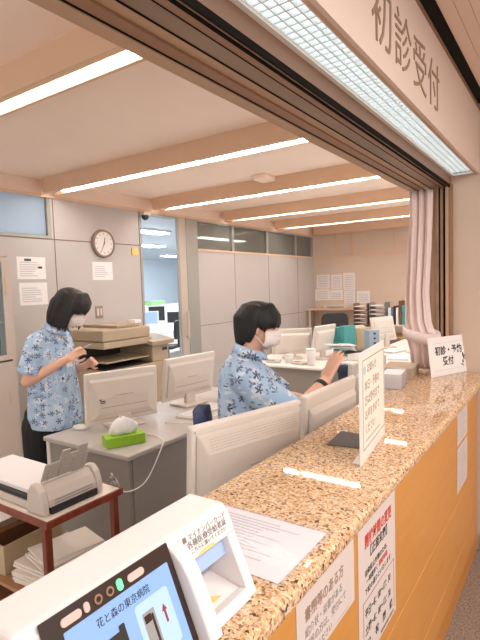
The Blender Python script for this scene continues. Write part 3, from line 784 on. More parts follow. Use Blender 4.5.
pp = tag(MB().box(-2.30,-1.83,1.115,1.335,.7675,.783).build('paper_stack', M['paper'], bevel=.001), 'stack of white sheets lying in the output tray of the document scanner', 'paper')
cord('scanner_plug', 'bundle of pale plugs and cable at the back corner of the document scanner', [(-1.68,1.42,.728),(-1.665,1.415,.742),(-1.655,1.425,.730),(-1.67,1.43,.750),(-1.66,1.412,.765),(-1.68,1.42,.775)], .006, M['grey'])

# papers and boxes on the table's shelf
def papers(label, c, sz, rz, m, n=6, group='papers under the red-brown table'):
    t = thing('paper_pile', label, 'papers', c, R(rz), group)
    for k in range(n):
        dz = sz[2]/n; q = Matrix.Translation(V(random.uniform(-.008,.008),random.uniform(-.01,.01),k*dz+.001)) @ Matrix.Rotation(R(random.uniform(-4,4)),4,'Z')
        MB().box(-sz[0]/2,sz[0]/2,-sz[1]/2,sz[1]/2,0,dz*.82,q).build('sheet', m, t, world=False)
    return t
papers('fanned pile of cream envelopes on the shelf below the document scanner', (-1.84,1.24,.366), (.22,.28,.09), 6, M['paperw'], 7)
papers('thin pile of clear folders on the upper right of the shelf below the scanner', (-1.79,1.25,.460), (.18,.26,.04), -9, M['paperw'], 4)
papers('loose cream sheets on the bottom shelf of the red-brown table', (-1.85,1.245,.085), (.26,.28,.14), -5, M['paperw'], 6)
cbx = thing('cardboard_tray', 'open olive cardboard tray holding a brown folder on the table shelf', 'box', (-2.12,1.245,.367), R(3))
MB().box(-.13,.10,-.15,.15,.001,.005).box(-.13,.10,-.15,-.145,.005,.13).box(-.13,.10,.145,.15,.005,.13).box(.095,.10,-.145,.145,.005,.13).box(-.13,-.125,-.145,.145,.005,.13).build('tray_body', M['cardboard'], cbx, world=False)
tag(MB().cbox((-2.135,1.25,.452),(.03,.26,.155),Matrix.Rotation(.3,3,'Y')).build('folder', M['bookbrown'], bevel=.002), 'dark brown folder leaning in the olive cardboard tray', 'folder')
cbx = thing('carton', 'brown carton with an orange sticker on the bottom shelf of the red-brown table', 'box', (-2.16,1.25,.085), R(-4))
MB().box(-.12,.12,-.15,.15,.001,.17).build('carton_body', M['bookbrown'], cbx, world=False, bevel=.002)
MB().box(.1203,.121,-.10,-.02,.05,.12).build('sticker', M['orange'], cbx, world=False)

# ------------------------------------------------------------------ copier
cp = thing('copier', 'large beige office copier with an open output slot behind the standing woman', 'copier', (-3.85,3.35,0))
MB().box(-4.2,-3.5,2.95,3.80,.03,.845).build('lower_cabinet', M['copier'], cp, bevel=.01)
MB().box(-4.2,-3.98,2.95,3.80,.846,1.10).build('rear_body', M['copier'], cp, bevel=.008)
MB().box(-3.979,-3.5,3.56,3.80,.846,1.02).build('side_body', M['copier'], cp, bevel=.01)
MB().box(-3.975,-3.96,2.97,3.555,.865,1.05).build('slot_back', M['copierdark'], cp)
MB().box(-3.955,-3.53,2.99,3.54,.905,.918,Matrix.Rotation(0,4,'Y')).build('output_tray', M['copier'], cp, bevel=.003)
MB().box(-3.955,-3.51,2.98,3.555,.8465,.856).build('output_tray', M['copierdark'], cp)
MB().box(-4.2,-3.5,2.95,3.56,1.045,1.105).build('scanner_unit', M['copier'], cp, bevel=.008)
MB().box(-4.19,-3.52,2.96,3.56,1.108,1.215).build('document_feeder', M['copier'], cp, bevel=.014, seg=3)
MB().box(-4.10,-3.60,3.20,3.50,1.216,1.245,).build('feeder_tray', M['copier'], cp, bevel=.006)
MB().box(-3.75,-3.62,3.46,3.54,1.246,1.275).build('paper_guide', M['paper'], cp, bevel=.003)
pq = Matrix.Translation(V(-3.58,3.68,1.045)) @ Matrix.Rotation(R(12),4,'Y')
b_ = MB().box(-.14,.14,-.18,.14,0,.045,pq).build('control_panel', M['copier'], cp, bevel=.006)
MB().box(-.07,.08,-.10,.08,.0455,.047,pq).build('panel_screen', M['grey'], b_)
MB().box(-3.4995,-3.498,3.70,3.77,.95,.98).build('badge', M['dark'], cp)

# ------------------------------------------------------------------ steel cabinet
cb = thing('filing_cabinet', 'tall beige steel cabinet with glazed sliding door against the office wall', 'cabinet', (-4.29,2.0,0))
MB().box(-4.49,-4.12,1.55,1.57,.001,1.93).box(-4.49,-4.12,2.45,2.482,.001,1.93).box(-4.49,-4.12,1.57,2.45,1.90,1.93).box(-4.49,-4.12,1.57,2.45,.001,.05).box(-4.49,-4.475,1.57,2.45,.05,1.90).build('carcass', M['cabinet'], cb, bevel=.002)
for z in (.985,1.32,1.62): MB().box(-4.47,-4.16,1.58,2.44,z,z+.015).build('shelf', M['cabinet'], cb)
gd = MB().box(-4.13,-4.115,2.395,2.449,1.0,1.895).box(-4.13,-4.115,1.58,2.395,1.0,1.04).box(-4.13,-4.115,1.58,2.395,1.855,1.895).build('glass_door', M['cabinet'], cb)
MB().box(-4.125,-4.120,1.58,2.395,1.041,1.854).build('pane', M['clear'], gd)
MB().box(-4.1148,-4.111,2.415,2.432,1.56,1.72).build('handle', M['soffit'], gd)
ld = MB().box(-4.13,-4.115,1.58,2.449,.055,.98).build('lower_door', M['cabinet'], cb)
MB().box(-4.1148,-4.111,2.395,2.412,.62,.74).build('handle', M['soffit'], ld)
bi = 0
for z, ms in ((1.0,('bookblue','grey','dark')), (1.335,('orange','cardboard','paperw')), (1.635,('bookbrown','bookred','dark'))):
    y = 2.15
    for k in range(6):
        wdt = random.uniform(.035,.05); hgt = random.uniform(.20,.25)
        tag(MB().box(-4.42,-4.19,y,y+wdt-.003,z+.001,z+hgt).build('binder', M[ms[k%3]], bevel=.002), '%s binder on the %s shelf inside the glazed cabinet' % ({'bookblue':'blue','grey':'grey','dark':'black','orange':'orange','cardboard':'tan','paperw':'cream','bookbrown':'brown','bookred':'red'}[ms[k%3]], {1.0:'bottom',1.335:'middle',1.635:'top'}[z]), 'binder', 'binders in the glazed cabinet')
        y += wdt

# ------------------------------------------------------------------ things on the office wall
ck = thing('wall_clock', 'round wall clock with a brown rim above the copier', 'clock', (WX,3.84,2.113))
def on_wall(y, z): return Matrix.Translation(V(WX,y,z)) @ Matrix.Rotation(PI/2,4,'Y')
MB().lathe([(.0,.003),(.158,.003),(.162,.018),(.158,.042),(.138,.046),(.134,.034)],n=40).xf(on_wall(3.84,2.113)).build('clock_rim', M['clockrim'], ck, smooth=True)
MB().cyl((WX+.028,3.84,2.113),(WX+.035,3.84,2.113),.134,n=40).build('clock_face', M['clockface'], ck)
def hand(a, l, w_, x): 
    d = V(0,math.sin(a),math.cos(a)); s = V(0,math.cos(a),-math.sin(a)); c = V(WX+x,3.84,2.113)
    return MB().add([c-d*.02+s*w_, c-d*.02-s*w_, c+d*l-s*w_*.6, c+d*l+s*w_*.6]+[p+V(.001,0,0) for p in (c-d*.02+s*w_, c-d*.02-s*w_, c+d*l-s*w_*.6, c+d*l+s*w_*.6)], [(0,1,2,3),(7,6,5,4),(0,4,5,1),(1,5,6,2),(2,6,7,3),(3,7,4,0)])
hand(R(12),.07,.006,.036).build('hour_hand', M['ink'], ck); hand(R(207),.105,.004,.038).build('minute_hand', M['ink'], ck)
nm = MB()
for k in range(12):
    a = R(30*k); d = V(0,math.sin(a),math.cos(a)); nm.cbox(V(WX+.0355,3.84,2.113)+d*.112,(.001,.008,.018),Matrix.Rotation(-a,3,'X'))
nm.build('hour_marks', M['inkgrey'], ck)
for (y0,y1,z0,z1,lb,dk) in ((2.775,3.09,1.715,1.935,'landscape notice with a dark heading on the wall, upper of two beside the cabinet',1), (2.785,3.095,1.455,1.680,'plain printed sheet on the wall, lower of two beside the cabinet',0), (3.685,3.975,1.70,1.905,'printed sheet taped directly below the wall clock',0)):
    t = thing('wall_notice', lb, 'notice', (WX,(y0+y1)/2,z0), 0, 'sheets on the office wall')
    f_ = frame((WX+.001,y0,z0), (0,1,0), (0,0,1)); w_, h_ = y1-y0, z1-z0
    sheet('paper', M['paper'], t, f_, w_, h_)
    dashes(M['inklight'], t, f_, [(.03, h_-.06-k*.022, w_*random.uniform(.45,.72), .009) for k in range(int(h_/.022)-3)])
    if dk: MB().box(.08,.155,h_-.042,h_-.018,.0008,.0012,f_).build('heading_block', mat('ink_green',(70,84,72),.8), t); dashes(M['ink'], t, f_, [(.225,h_-.115,.05,.022)])
sw = thing('light_switch', 'grey metal double switch plate on the wall above the copier', 'switch', (WX,3.75,1.28))
MB().box(WX+.001,WX+.008,3.695,3.80,1.265,1.405).build('plate', M['switchgrey'], sw, bevel=.002)
for y in (3.712,3.757): MB().box(WX+.0085,WX+.012,y,y+.028,1.295,1.375).build('rocker', M['cream2'], sw, bevel=.001)
tag(MB().box(WX+.001,WX+.012,4.29,4.39,2.00,2.09).build('warning_sticker', M['yellow']), 'yellow sticker on the wall beside the doorway', 'sticker')  # thin sticker on the wall, not a sign board
dm = thing('dome_camera', 'black dome camera at the top corner of the doorway', 'camera', (WX+.05,4.50,2.50))
MB().box(WX+.013,WX+.09,4.44,4.56,2.495,2.54).build('mount', M['cream2'], dm, bevel=.004)
MB().ell((WX+.05,4.50,2.485),(.042,.05,.05),n=14).build('dome', M['dark'], dm, smooth=True)
sd = thing('smoke_detector', 'small white detector box under the second gap of the ceiling', 'detector', (-2.71,4.60,2.72))
MB().box(-2.78,-2.62,4.38,4.595,2.665,2.719).build('detector_body', M['ceil'], sd, bevel=.01)
ex = thing('ceiling_fitting', 'small green fitting with a hanging pale plate near the curtain', 'fitting', (-1.60,4.95,2.72))
MB().box(-1.70,-1.58,4.83,4.93,2.685,2.719).build('fitting_body', M['teal'], ex)
MB().box(-1.52,-1.28,4.96,4.98,2.56,2.719).build('hanging_plate', M['screencard'], ex)

# ------------------------------------------------------------------ desks and clutter deeper in the office
fdk = thing('office_desk', 'pale desk with curved edge and olive-grey front beyond the seated worker', 'desk', (-2.6,5.4,0))
MB().box(-3.15,-2.13,4.56,6.4,DZ-.028,DZ-.001).build('desk_top', M['white'], fdk, bevel=.012, seg=3)
MB().box(-3.10,-2.17,4.60,4.62,.06,DZ-.029).box(-2.19,-2.17,4.621,6.36,.06,DZ-.029).build('front_panel', M['deskgrey'], fdk)
for x, y in ((-3.10,4.63),(-2.22,4.63),(-3.10,6.3),(-2.22,6.3)): MB().box(x,x+.03,y,y+.03,.001,DZ-.029).build('leg', M['grey'], fdk)
fd2 = thing('office_desk', 'white desk crowded with folders in front of the back wall trays', 'desk', (-1.75,6.0,0))
MB().box(-2.10,-1.30,5.0,7.4,DZ-.028,DZ-.001).build('desk_top', M['white'], fd2, bevel=.006)
MB().box(-2.06,-1.34,5.04,5.06,.06,DZ-.029).build('front_panel', M['white'], fd2)
for y in (5.07,7.3): MB().box(-2.06,-1.34,y,y+.02,.001,DZ-.029).build('end_panel', M['white'], fd2)
monitor('white monitor seen from behind right beside the seated worker\'s face', (-2.72,5.05,DZ), R(-54), R(2), .47, .30, .05, 'step', 'monitors deeper in the office')
monitor('white monitor turned edge-on beside the teal file boxes', (-2.40,5.18,DZ), R(-8), R(12), .42, .31, .08, 'step', 'monitors deeper in the office')
monitor('white monitor with a dark-edged screen in front of the back wall trays', (-2.03,6.35,DZ), R(-20), R(-12), .44, .32, .09, 'plain', 'monitors deeper in the office')
def cup(label, c, r, h):
    t = thing('paper_cup', label, 'cup', c, 0, 'white cups on the pale desk')
    MB().lathe([(.0,.001),(r*.78,.001),(r,h),(r*.93,h),(r*.72,.006),(0,.006)],n=20).build('cup_body', M['white'], t, world=False, smooth=True)
    MB().lathe([(r*.93,h+.0005),(r*1.06,h+.0005),(r*1.06,h+.008),(r*.93,h+.008)],n=20).build('rim', M['white'], t, world=False, smooth=True)
cup('taller white paper cup by the worker\'s raised hand', (-2.31,4.70,DZ), .052, .165)
cup('shorter white cup near the worker\'s mask', (-2.60,4.75,DZ), .050, .085)
for lb, c, rz, n_ in (('flat white phone handset base lying beside the shorter white cup', (-2.78,4.72,DZ), 20, 0), ('small pale desk calculator lying between the two white cups', (-2.45,4.72,DZ), -15, 1)):
    t = thing('desk_device' if n_ else 'telephone', lb, 'calculator' if n_ else 'telephone', c, R(rz))
    MB().box(-.08,.08,-.06,.06,.001,.025).build('case', M['cream2'], t, world=False, bevel=.006)
    kb = MB()
    for i in range(4):
        for j in range(3): kb.box(-.06+i*.022,-.045+i*.022,-.045+j*.02,-.032+j*.02,.0255,.029)
    kb.build('keys', M['grey'], t, world=False)
t = thing('file_box', 'pair of upright teal file boxes on the pale desk', 'file box', (-2.24,5.47,DZ), R(-24))
MB().box(-.10,-.005,-.10,.09,.001,.34).build('box_body', M['teal'], t, world=False, bevel=.006)
MB().box(.0,.085,-.09,.09,.001,.36).build('box_body', M['teal'], t, world=False, bevel=.006)
t = thing('folder_stack', 'cream folders standing upright just behind the teal file boxes', 'folders', (-2.22,5.80,DZ), R(-20))
for k in range(5): MB().box(-.14+k*.052,-.096+k*.052,-.13,.13,.001,.29+.02*(k%3)).build('folder', M[('paperw','cardboard','cream','paperw','cardboard')[k]], t, world=False, bevel=.002)
t = thing('slip_box', 'low white box with a pale lid on the desk past the worker\'s hand', 'box', (-1.98,5.25,DZ), R(-20))
MB().box(-.10,.10,-.09,.09,.001,.075).build('box_base', M['white'], t, world=False, bevel=.003)
MB().box(-.103,.103,-.093,.093,.0755,.09).build('box_lid', M['paper'], t, world=False, bevel=.003)
t = thing('slot_organizer', 'blue-grey upright organizer with dark clips among the folders', 'organizer', (-1.97,5.62,DZ), R(-34))
gb = mat('organizer_grey', (150,166,182), .5)
MB().box(-.05,.05,-.07,.07,.001,.30).build('organizer_body', gb, t, world=False, bevel=.003)
for k in range(5): MB().box(.0505,.060,-.012,.012,.03+k*.055,.05+k*.055).build('clip', M['dark'], t, world=False)
t = thing('label_printer', 'small white rounded printer on the white desk near the curtain', 'printer', (-1.78,6.85,DZ), R(-30))
MB().box(-.10,.10,-.09,.09,.001,.17).build('printer_body', M['white'], t, world=False, bevel=.03, seg=4)
MB().box(.1005,.102,-.06,.06,.06,.075).build('paper_slot', M['dark'], t, world=False)
for i, (x, y, m_) in enumerate(((-1.62,5.5,'paper'), (-1.55,6.1,'paperw'), (-1.85,6.0,'paper'))):
    papers(['loose white sheets on the white desk nearest the hand','cream sheets in the middle of the white desk','white sheets beside the blue-grey organizer'][i], (x,y,DZ), (.22,.31,.02), 10-12*i, M[m_], 4, 'sheets on the white desk')
cord('black_cables', 'coil of black and grey cables heaped on the white desk below the binders', [(-1.60,6.9,DZ+.02),(-1.5,7.0,DZ+.05),(-1.62,7.15,DZ+.03),(-1.75,7.1,DZ+.06),(-1.6,7.05,DZ+.10),(-1.52,7.15,DZ+.04)], .02, M['dark'])

def swivel(label, loc, rz, m, seat_z=.47, back=.45, group='office chairs', w_=.42):
    t = thing('office_chair', label, 'chair', loc, rz, group)
    MB().box(-.20,.22,-.22,.22,seat_z-.07,seat_z).build('seat', m, t, world=False, bevel=.03, seg=4)
    MB().rings([[V(-.235-.03*math.cos(PI*(j/13-.5))*0+.02*(2*abs(j/13-.5))**2+dx, (j/13-.5)*w_*s_, seat_z+z) for j in range(14)]+[V(-.285+.02*(2*abs(j/13-.5))**2+dx, (j/13-.5)*w_*s_, seat_z+z) for j in range(13,-1,-1)] for z, s_, dx in ((.13,.80,0),(.18,.95,0),(.28,1,-.004),(back-.08,.97,-.012),(back-.02,.85,-.018),(back,.6,-.02))]).build('backrest', m, t, world=False, smooth=True)
    MB().box(-.262,-.225,-.03,.03,seat_z-.03,seat_z+.2).build('back_bracket', M['dark'], t, world=False)
    MB().cyl((0,0,.09),(0,0,seat_z-.07),.028).build('column', M['dark'], t, world=False)
    for k in range(5):
        a = 2*PI*k/5; l = MB().tube([(0,0,.10),(.11*math.cos(a),.11*math.sin(a),.09),(.19*math.cos(a),.19*math.sin(a),.06)],[.024,.02,.016]).build('leg', M['dark'], t, world=False)
        MB().cyl((.19*math.cos(a)-.014*math.sin(a),.19*math.sin(a)+.014*math.cos(a),.027),(.19*math.cos(a)+.014*math.sin(a),.19*math.sin(a)-.014*math.cos(a),.027),.026).build('caster', M['dark'], l, world=False)
    return t
swivel('black office chair showing behind the far white monitors', (-2.95,6.9,0), R(-60), M['dark'], .50, .62)
swivel('navy chair half hidden between the pale desk and the white desk', (-1.64,4.70,0), R(60), M['navy'], .42, .36)

# back wall: table, trays, binders, pinned sheets
t = thing('wall_table', 'high narrow beige table against the back wall below the pinned sheets', 'table', (-4.0,9.15,0))
MB().box(-4.46,-3.42,8.95,9.37,1.05,1.085).build('table_top', M['soffit'], t, bevel=.004)
for x in (-4.44,-3.49): MB().box(x,x+.04,8.97,9.01,.001,1.049).box(x,x+.04,9.30,9.34,.001,1.049).build('leg', M['soffit'], t)
t = thing('flat_printer', 'flat pale machine on the high beige table', 'printer', (-3.85,9.15,1.085))
MB().box(-.28,.22,-.15,.15,.001,.075).build('case', M['cream2'], t, world=False, bevel=.01)
MB().box(-.2,.15,-.1505,-.149,.02,.035).build('paper_slot', M['dark'], t, world=False)
t = thing('storage_desk', 'brown wooden desk along the back wall under the trays and binders', 'desk', (-2.8,8.9,0))
MB().box(-3.40,-2.2,8.55,9.35,.58,.612).build('desk_top', M['shelfwood'], t, bevel=.003)
for x in (-3.39,-2.24): MB().box(x,x+.03,8.57,9.33,.001,.579).build('side_panel', M['shelfwood'], t)
MB().box(-2.76,-2.30,8.60,9.0,.80,.815).box(-2.76,-2.745,8.60,9.0,.613,.80).box(-2.315,-2.30,8.60,9.0,.613,.80).build('riser', M['white'], t)
def trays(label, c, w_, n_, m_, gap):
    t = thing('tray_rack', label, 'tray rack', c, 0, 'tray racks by the back wall')
    for k in range(n_):
        z = k*gap+.001
        MB().box(-w_/2,w_/2,-.16,.16,z,z+.008).box(-w_/2,-w_/2+.01,-.16,.16,z+.008,z+gap*.6).box(w_/2-.01,w_/2,-.16,.16,z+.008,z+gap*.6).build('tray', m_, t, world=False)
        MB().box(-w_/2+.02,w_/2-.02,-.155,.15,z+.009,z+gap*.30).build('papers', M['paper' if k%2 else 'paperw'], t, world=False)
    for x in (-w_/2-.006, w_/2+.001): MB().box(x,x+.005,-.15,.15,.0,n_*gap).build('side_frame', m_, t, world=False)
trays('brown stack of letter trays below the pinned sheets', (-3.24,8.8,.6145), .25, 8, M['clockrim'], .073)
trays('grey and white stack of letter trays beside the binders', (-2.93,8.8,.6145), .27, 8, M['grey'], .075)
xx = -2.74
for k, (mm, hh, ww, lb) in enumerate((('paper',.30,.05,'white binder first in the row on the riser'), ('bookblue',.31,.04,'blue binder second in the row on the riser'), ('dark',.33,.035,'black binder third in the row on the riser'), ('paper',.30,.045,'white binder fourth in the row on the riser'), ('bookbrown',.42,.05,'tall brown binder with its top above the row'), ('teal',.34,.06,'pale teal file box in the binder row'), ('orange',.17,.07,'short orange folder last in the row by the curtain'))):
    tag(MB().box(xx, xx+ww-.004, 8.68, 8.92, .816, .816+hh).build('binder', M[mm], bevel=.003), lb, 'binder', 'binders on the back wall riser'); xx += ww+.004
for k, (x0, z0, x1, z1) in enumerate(((-4.45,1.475,-4.16,1.76), (-4.125,1.46,-3.895,1.75), (-3.865,1.435,-3.62,1.777), (-4.485,1.235,-4.16,1.46), (-4.15,1.235,-3.875,1.445), (-3.85,1.10,-3.626,1.42), (-3.58,1.17,-3.32,1.41))):
    t = thing('wall_notice', ['printed sheet pinned on the back wall in the corner, top row', 'narrow sheet pinned second in the top row of the back wall', 'taller sheet pinned last in the top row of the back wall', 'wide sheet pinned in the corner of the back wall, lower row', 'sheet pinned second in the lower row of the back wall', 'long sheet pinned below the taller sheet of the back wall', 'separate sheet pinned above the brown letter trays'][k], 'notice', (x0,9.39,z0), 0, 'sheets pinned on the back wall')
    f_ = frame((x0,9.399,z0), (1,0,0), (0,0,1)); sheet('paper', M['paper'], t, f_, x1-x0, z1-z0)
    dashes(M['inklight'], t, f_, [(.03, .03+q*.035, (x1-x0)*.75, .012) for q in range(int((z1-z0)/.035)-1)])

# ------------------------------------------------------------------ rear office seen through the doorway
t = thing('rear_desk', 'white desk carrying monitors in the rear office', 'desk', (-7.7,8.2,0))
MB().box(-8.3,-7.1,7.4,9.4,.64,.67).build('desk_top', M['white'], t, bevel=.004)
for y in (7.42,9.36): MB().box(-8.28,-7.12,y,y+.02,.001,.639).build('side_panel', M['white'], t)
def rear_monitor(label, loc, rz, scr, w_, h_):
    t = thing('rear_monitor', label, 'monitor', loc, rz, 'monitors in the rear office')
    MB().box(-.02,.02,-w_/2,w_/2,.12,.12+h_).build('casing', M['white'], t, world=False, bevel=.005)
    MB().box(.0205,.022,-w_/2+.025,w_/2-.025,.145,.10+h_).build('screen', scr, t, world=False)
    MB().cyl((0,0,.01),(0,0,.13),.03).build('stand_neck', M['white'], t, world=False)
    MB().cyl((0,0,.001),(0,0,.012),.11).build('stand_base', M['white'], t, world=False)
rear_monitor('monitor with a lit pale blue screen in the rear office doorway view', (-7.75,7.82,.67), R(-50), M['paleglow'], .42, .30)
rear_monitor('dark-screened monitor above the pale blue one in the rear office', (-7.80,8.12,.72), R(-50), M['dark'], .40, .36)
rear_monitor('dark-screened monitor nearest the door post in the rear office', (-7.42,8.28,.67), R(-50), M['dark'], .36, .28)
swivel('black chair in front of the rear office desk', (-6.75,7.30,0), R(200), M['dark'], .45, .50)
swivel('blue chair beside the door post in the rear office', (-6.65,7.85,0), R(160), M['bookblue'], .42, .42)
t = thing('rear_shelf', 'white shelf unit with a green box on top in the rear office', 'shelf', (-9.2,9.9,0))
MB().box(-9.5,-9.0,9.0,11.2,.001,1.15).build('shelf_body', M['white'], t, bevel=.01)
for k in range(3): MB().box(-8.9995,-8.997,9.05+k*.72,9.70+k*.72,.1,1.1).build('shelf_door', M['louver'], t)
tag(MB().box(-9.35,-9.05,9.25,9.75,1.151,1.26).build('green_box', mat('pale_green',(150,196,130),.6), bevel=.01), 'long green box on the white shelf unit in the rear office', 'box')

# ------------------------------------------------------------------ people
def solid(name, mb, m, parent, voxel=.006, smooth=6, world=False, fac=.5):
    # union of the builder's closed shapes grown into one continuous skin
    me = bpy.data.meshes.new(name); me.from_pydata([tuple(v) for v in mb.v], [], mb.f)
    bm = bmesh.new(); bm.from_mesh(me); bmesh.ops.recalc_face_normals(bm, faces=bm.faces); bm.to_mesh(me); bm.free()
    o = bpy.data.objects.new(name, me); COL.objects.link(o)
    r = o.modifiers.new('r', 'REMESH'); r.mode = 'VOXEL'; r.voxel_size = voxel
    s = o.modifiers.new('s', 'SMOOTH'); s.iterations = smooth; s.factor = fac
    dg = bpy.context.evaluated_depsgraph_get(); dg.update()
    new = bpy.data.meshes.new_from_object(o.evaluated_get(dg))
    bpy.data.objects.remove(o); bpy.data.meshes.remove(me)
    for p in new.polygons: p.use_smooth = True
    new.materials.clear(); new.materials.append(m); new.name = name
    ob = bpy.data.objects.new(name, new); COL.objects.link(ob); ob.parent = parent
    return ob
class FB(MB):
    def ell(s, c, r, m=None, n=24, k=16):
        return MB.ell(s, c, r, m, n, k)
    def cap(s, p0, p1, r0, r1=None, n=14):          # tapered limb with round ends
        p0, p1 = Vector(p0), Vector(p1); r1 = r0 if r1 is None else r1
        s.cyl(p0, p1, r0, r1, n); s.ell(p0, (r0*.999,)*3, n=n, k=8); s.ell(p1, (r1*.999,)*3, n=n, k=8); return s
    def chain(s, pts, rs):
        for a, b, r, q in zip(pts, pts[1:], rs, rs[1:]): s.cap(a, b, r, q)
        return s
    def trunk(s, secs, n=28):
        # secs: (x, z, half depth, half width, forward shift of the ring's tilt)
        rs = []
        for x, z, a, b_, tl in secs:
            ring = []
            for i in range(n):
                t = 2*PI*i/n; c, q = math.cos(t), math.sin(t)
                c = math.copysign(abs(c)**.85, c); q = math.copysign(abs(q)**.85, q)
                ring.append(V(x+a*c, b_*q, z+tl*c))
            rs.append(ring)
        return s.rings(rs)
def Rm(x=0, y=0, z=0): return Euler((R(x),R(y),R(z))).to_matrix()
def hand(fb, wrist, d, palm_n, thumb_side, size=1.0, curl=(20,35,25), spread=1.0):
    # palm and five jointed fingers; d = direction of the hand, palm_n = direction the palm faces
    d = Vector(d).normalized(); pn = Vector(palm_n); pn = (pn-d*pn.dot(d)).normalized(); sd = d.cross(pn)*thumb_side
    w = Vector(wrist); k = size
    for t in (-.026,-.009,.009,.026):
        fb.cap(w+sd*t*.6*k, w+d*.078*k+sd*t*k, .012*k, .0105*k)
    tips = []
    for t, L in ((.029,.070),(.010,.079),(-.010,.073),(-.028,.058)):
        p = w+d*.080*k+sd*t*k; dd = d+sd*t*1.6*spread; dd.normalize()
        ax = dd.cross(pn).normalized(); a = 0
        for j, (f, r0, r1) in enumerate(((.46,.0094,.0086),(.30,.0086,.0078),(.24,.0078,.0066))):
            a += R(curl[j]); q = Matrix.Rotation(-a, 3, ax) @ dd
            if q.dot(pn) < 0 and a > 0: q = Matrix.Rotation(a, 3, ax) @ dd
            e = p+q*L*f*k; fb.cap(p, e, r0*k, r1*k, 10); p = e
        tips.append(p)
    b0 = w+d*.022*k+sd*.026*k; b1 = b0+(d*.55+sd*.62+pn*.45).normalized()*.040*k
    b2 = b1+(d*.85+sd*.12+pn*.50).normalized()*.032*k; b3 = b2+(d*.95-sd*.10+pn*.30).normalized()*.026*k
    fb.cap(b0,b1,.0145*k,.011*k,10).cap(b1,b2,.011*k,.0095*k,10).cap(b2,b3,.0095*k,.0075*k,10)
    return tips, b3
def head(fb, c, rot, k=1.0):
    # skull, face, jaw, nose, ears in a frame with x forward and z up
    P = lambda x, y, z: Vector(c)+rot @ (V(x,y,z)*k)
    fb.ell(P(-.008,0,.025), (.098*k,.077*k,.095*k), rot)
    fb.ell(P(.030,0,-.030), (.066*k,.064*k,.085*k), rot)
    fb.ell(P(.045,0,-.078), (.045*k,.046*k,.040*k), rot)
    fb.cap(P(.088,0,.012), P(.108,0,-.022), .009*k, .014*k, 10)
    fb.ell(P(.082,0,.036), (.016*k,.05*k,.014*k), rot)
    for s in (1,-1):
        fb.ell(P(-.012,.077*s,-.012), (.018*k,.010*k,.031*k), rot @ Rm(0,-12,20*s))
        fb.ell(P(.062,.040*s,-.022), (.024*k,.020*k,.022*k), rot)
    return P
def eyes(P, rot, parent, k=1.0):
    for s in (1,-1):
        MB().ell(P(.081,.032*s,.006), (.008*k,.014*k,.0075*k), rot, n=12, k=8).build('eye', M['eye'], parent, world=False, smooth=True)
        MB().tube([P(.082,.014*s,.030), P(.086,.030*s,.034), P(.074,.050*s,.028)], [.0026,.0032,.002], 6).build('eyebrow', M['hair'], parent, world=False, smooth=True)
def face_mask(P, rot, parent, k=1.0):
    rs = []
    for i in range(9):
        v = i/8; z = -.004-.100*v
        wd = .060+.012*math.sin(PI*v); out = .107-.004*v+.016*math.sin(PI*min(1,v*1.1))-(.03*(v-.75)/.25 if v > .75 else 0)
        row = []
        for j in range(15):
            u = -1+j/7; a = u*R(78)
            row.append(P(.020+(out-.020)*math.cos(a)+.004*(1-abs(u)), (wd+.006)*math.sin(a)*1.10, z-.012*abs(u)*(v-.5)*-2))
        rs.append(row)
    mb = MB(); nrow = len(rs[0]); vs = [p for r in rs for p in r]; inner = [p-(rot @ V(.003,0,0)) for p in vs]; n = len(vs); fs = []
    for i in range(8):
        for j in range(nrow-1):
            a = i*nrow+j; fs += [(a,a+1,a+nrow+1,a+nrow), (n+a,n+a+nrow,n+a+nrow+1,n+a+1)]
    for j in range(nrow-1):
        for a in (j, 8*nrow+j): fs.append((a,a+1,n+a+1,n+a))
    for i in range(8):
        for a in (i*nrow, i*nrow+nrow-1): fs.append((a,a+nrow,n+a+nrow,n+a))
    mk = mb.add(vs+inner, fs).build('face_mask', M['mask'], parent, world=False, smooth=True)
    for s in (1,-1):
        MB().tube([P(.034,.073*s,-.012),P(.01,.083*s,.004),P(-.018,.091*s,.016),P(-.030,.088*s,-.005)], .0022*k, 6).build('ear_loop', M['mask'], mk, world=False, smooth=True)
        MB().tube([P(.034,.075*s,-.088),P(.01,.083*s,-.060),P(-.016,.089*s,-.040),P(-.030,.088*s,-.012)], .0022*k, 6).build('ear_loop', M['mask'], mk, world=False, smooth=True)
    for v in (.035,.058,.080):
        pts = [P(.020+(.112+.010-.020)*math.cos(a)+.0045, .078*math.sin(a), -v) for a in [R(-60+12*q) for q in range(11)]]
        MB().tube(pts, .0011, 5).build('pleat', M['cream2'], mk, world=False, smooth=True)
    return mk
def lock(fb, pts, rs): return fb.chain([Vector(p) for p in pts], rs)

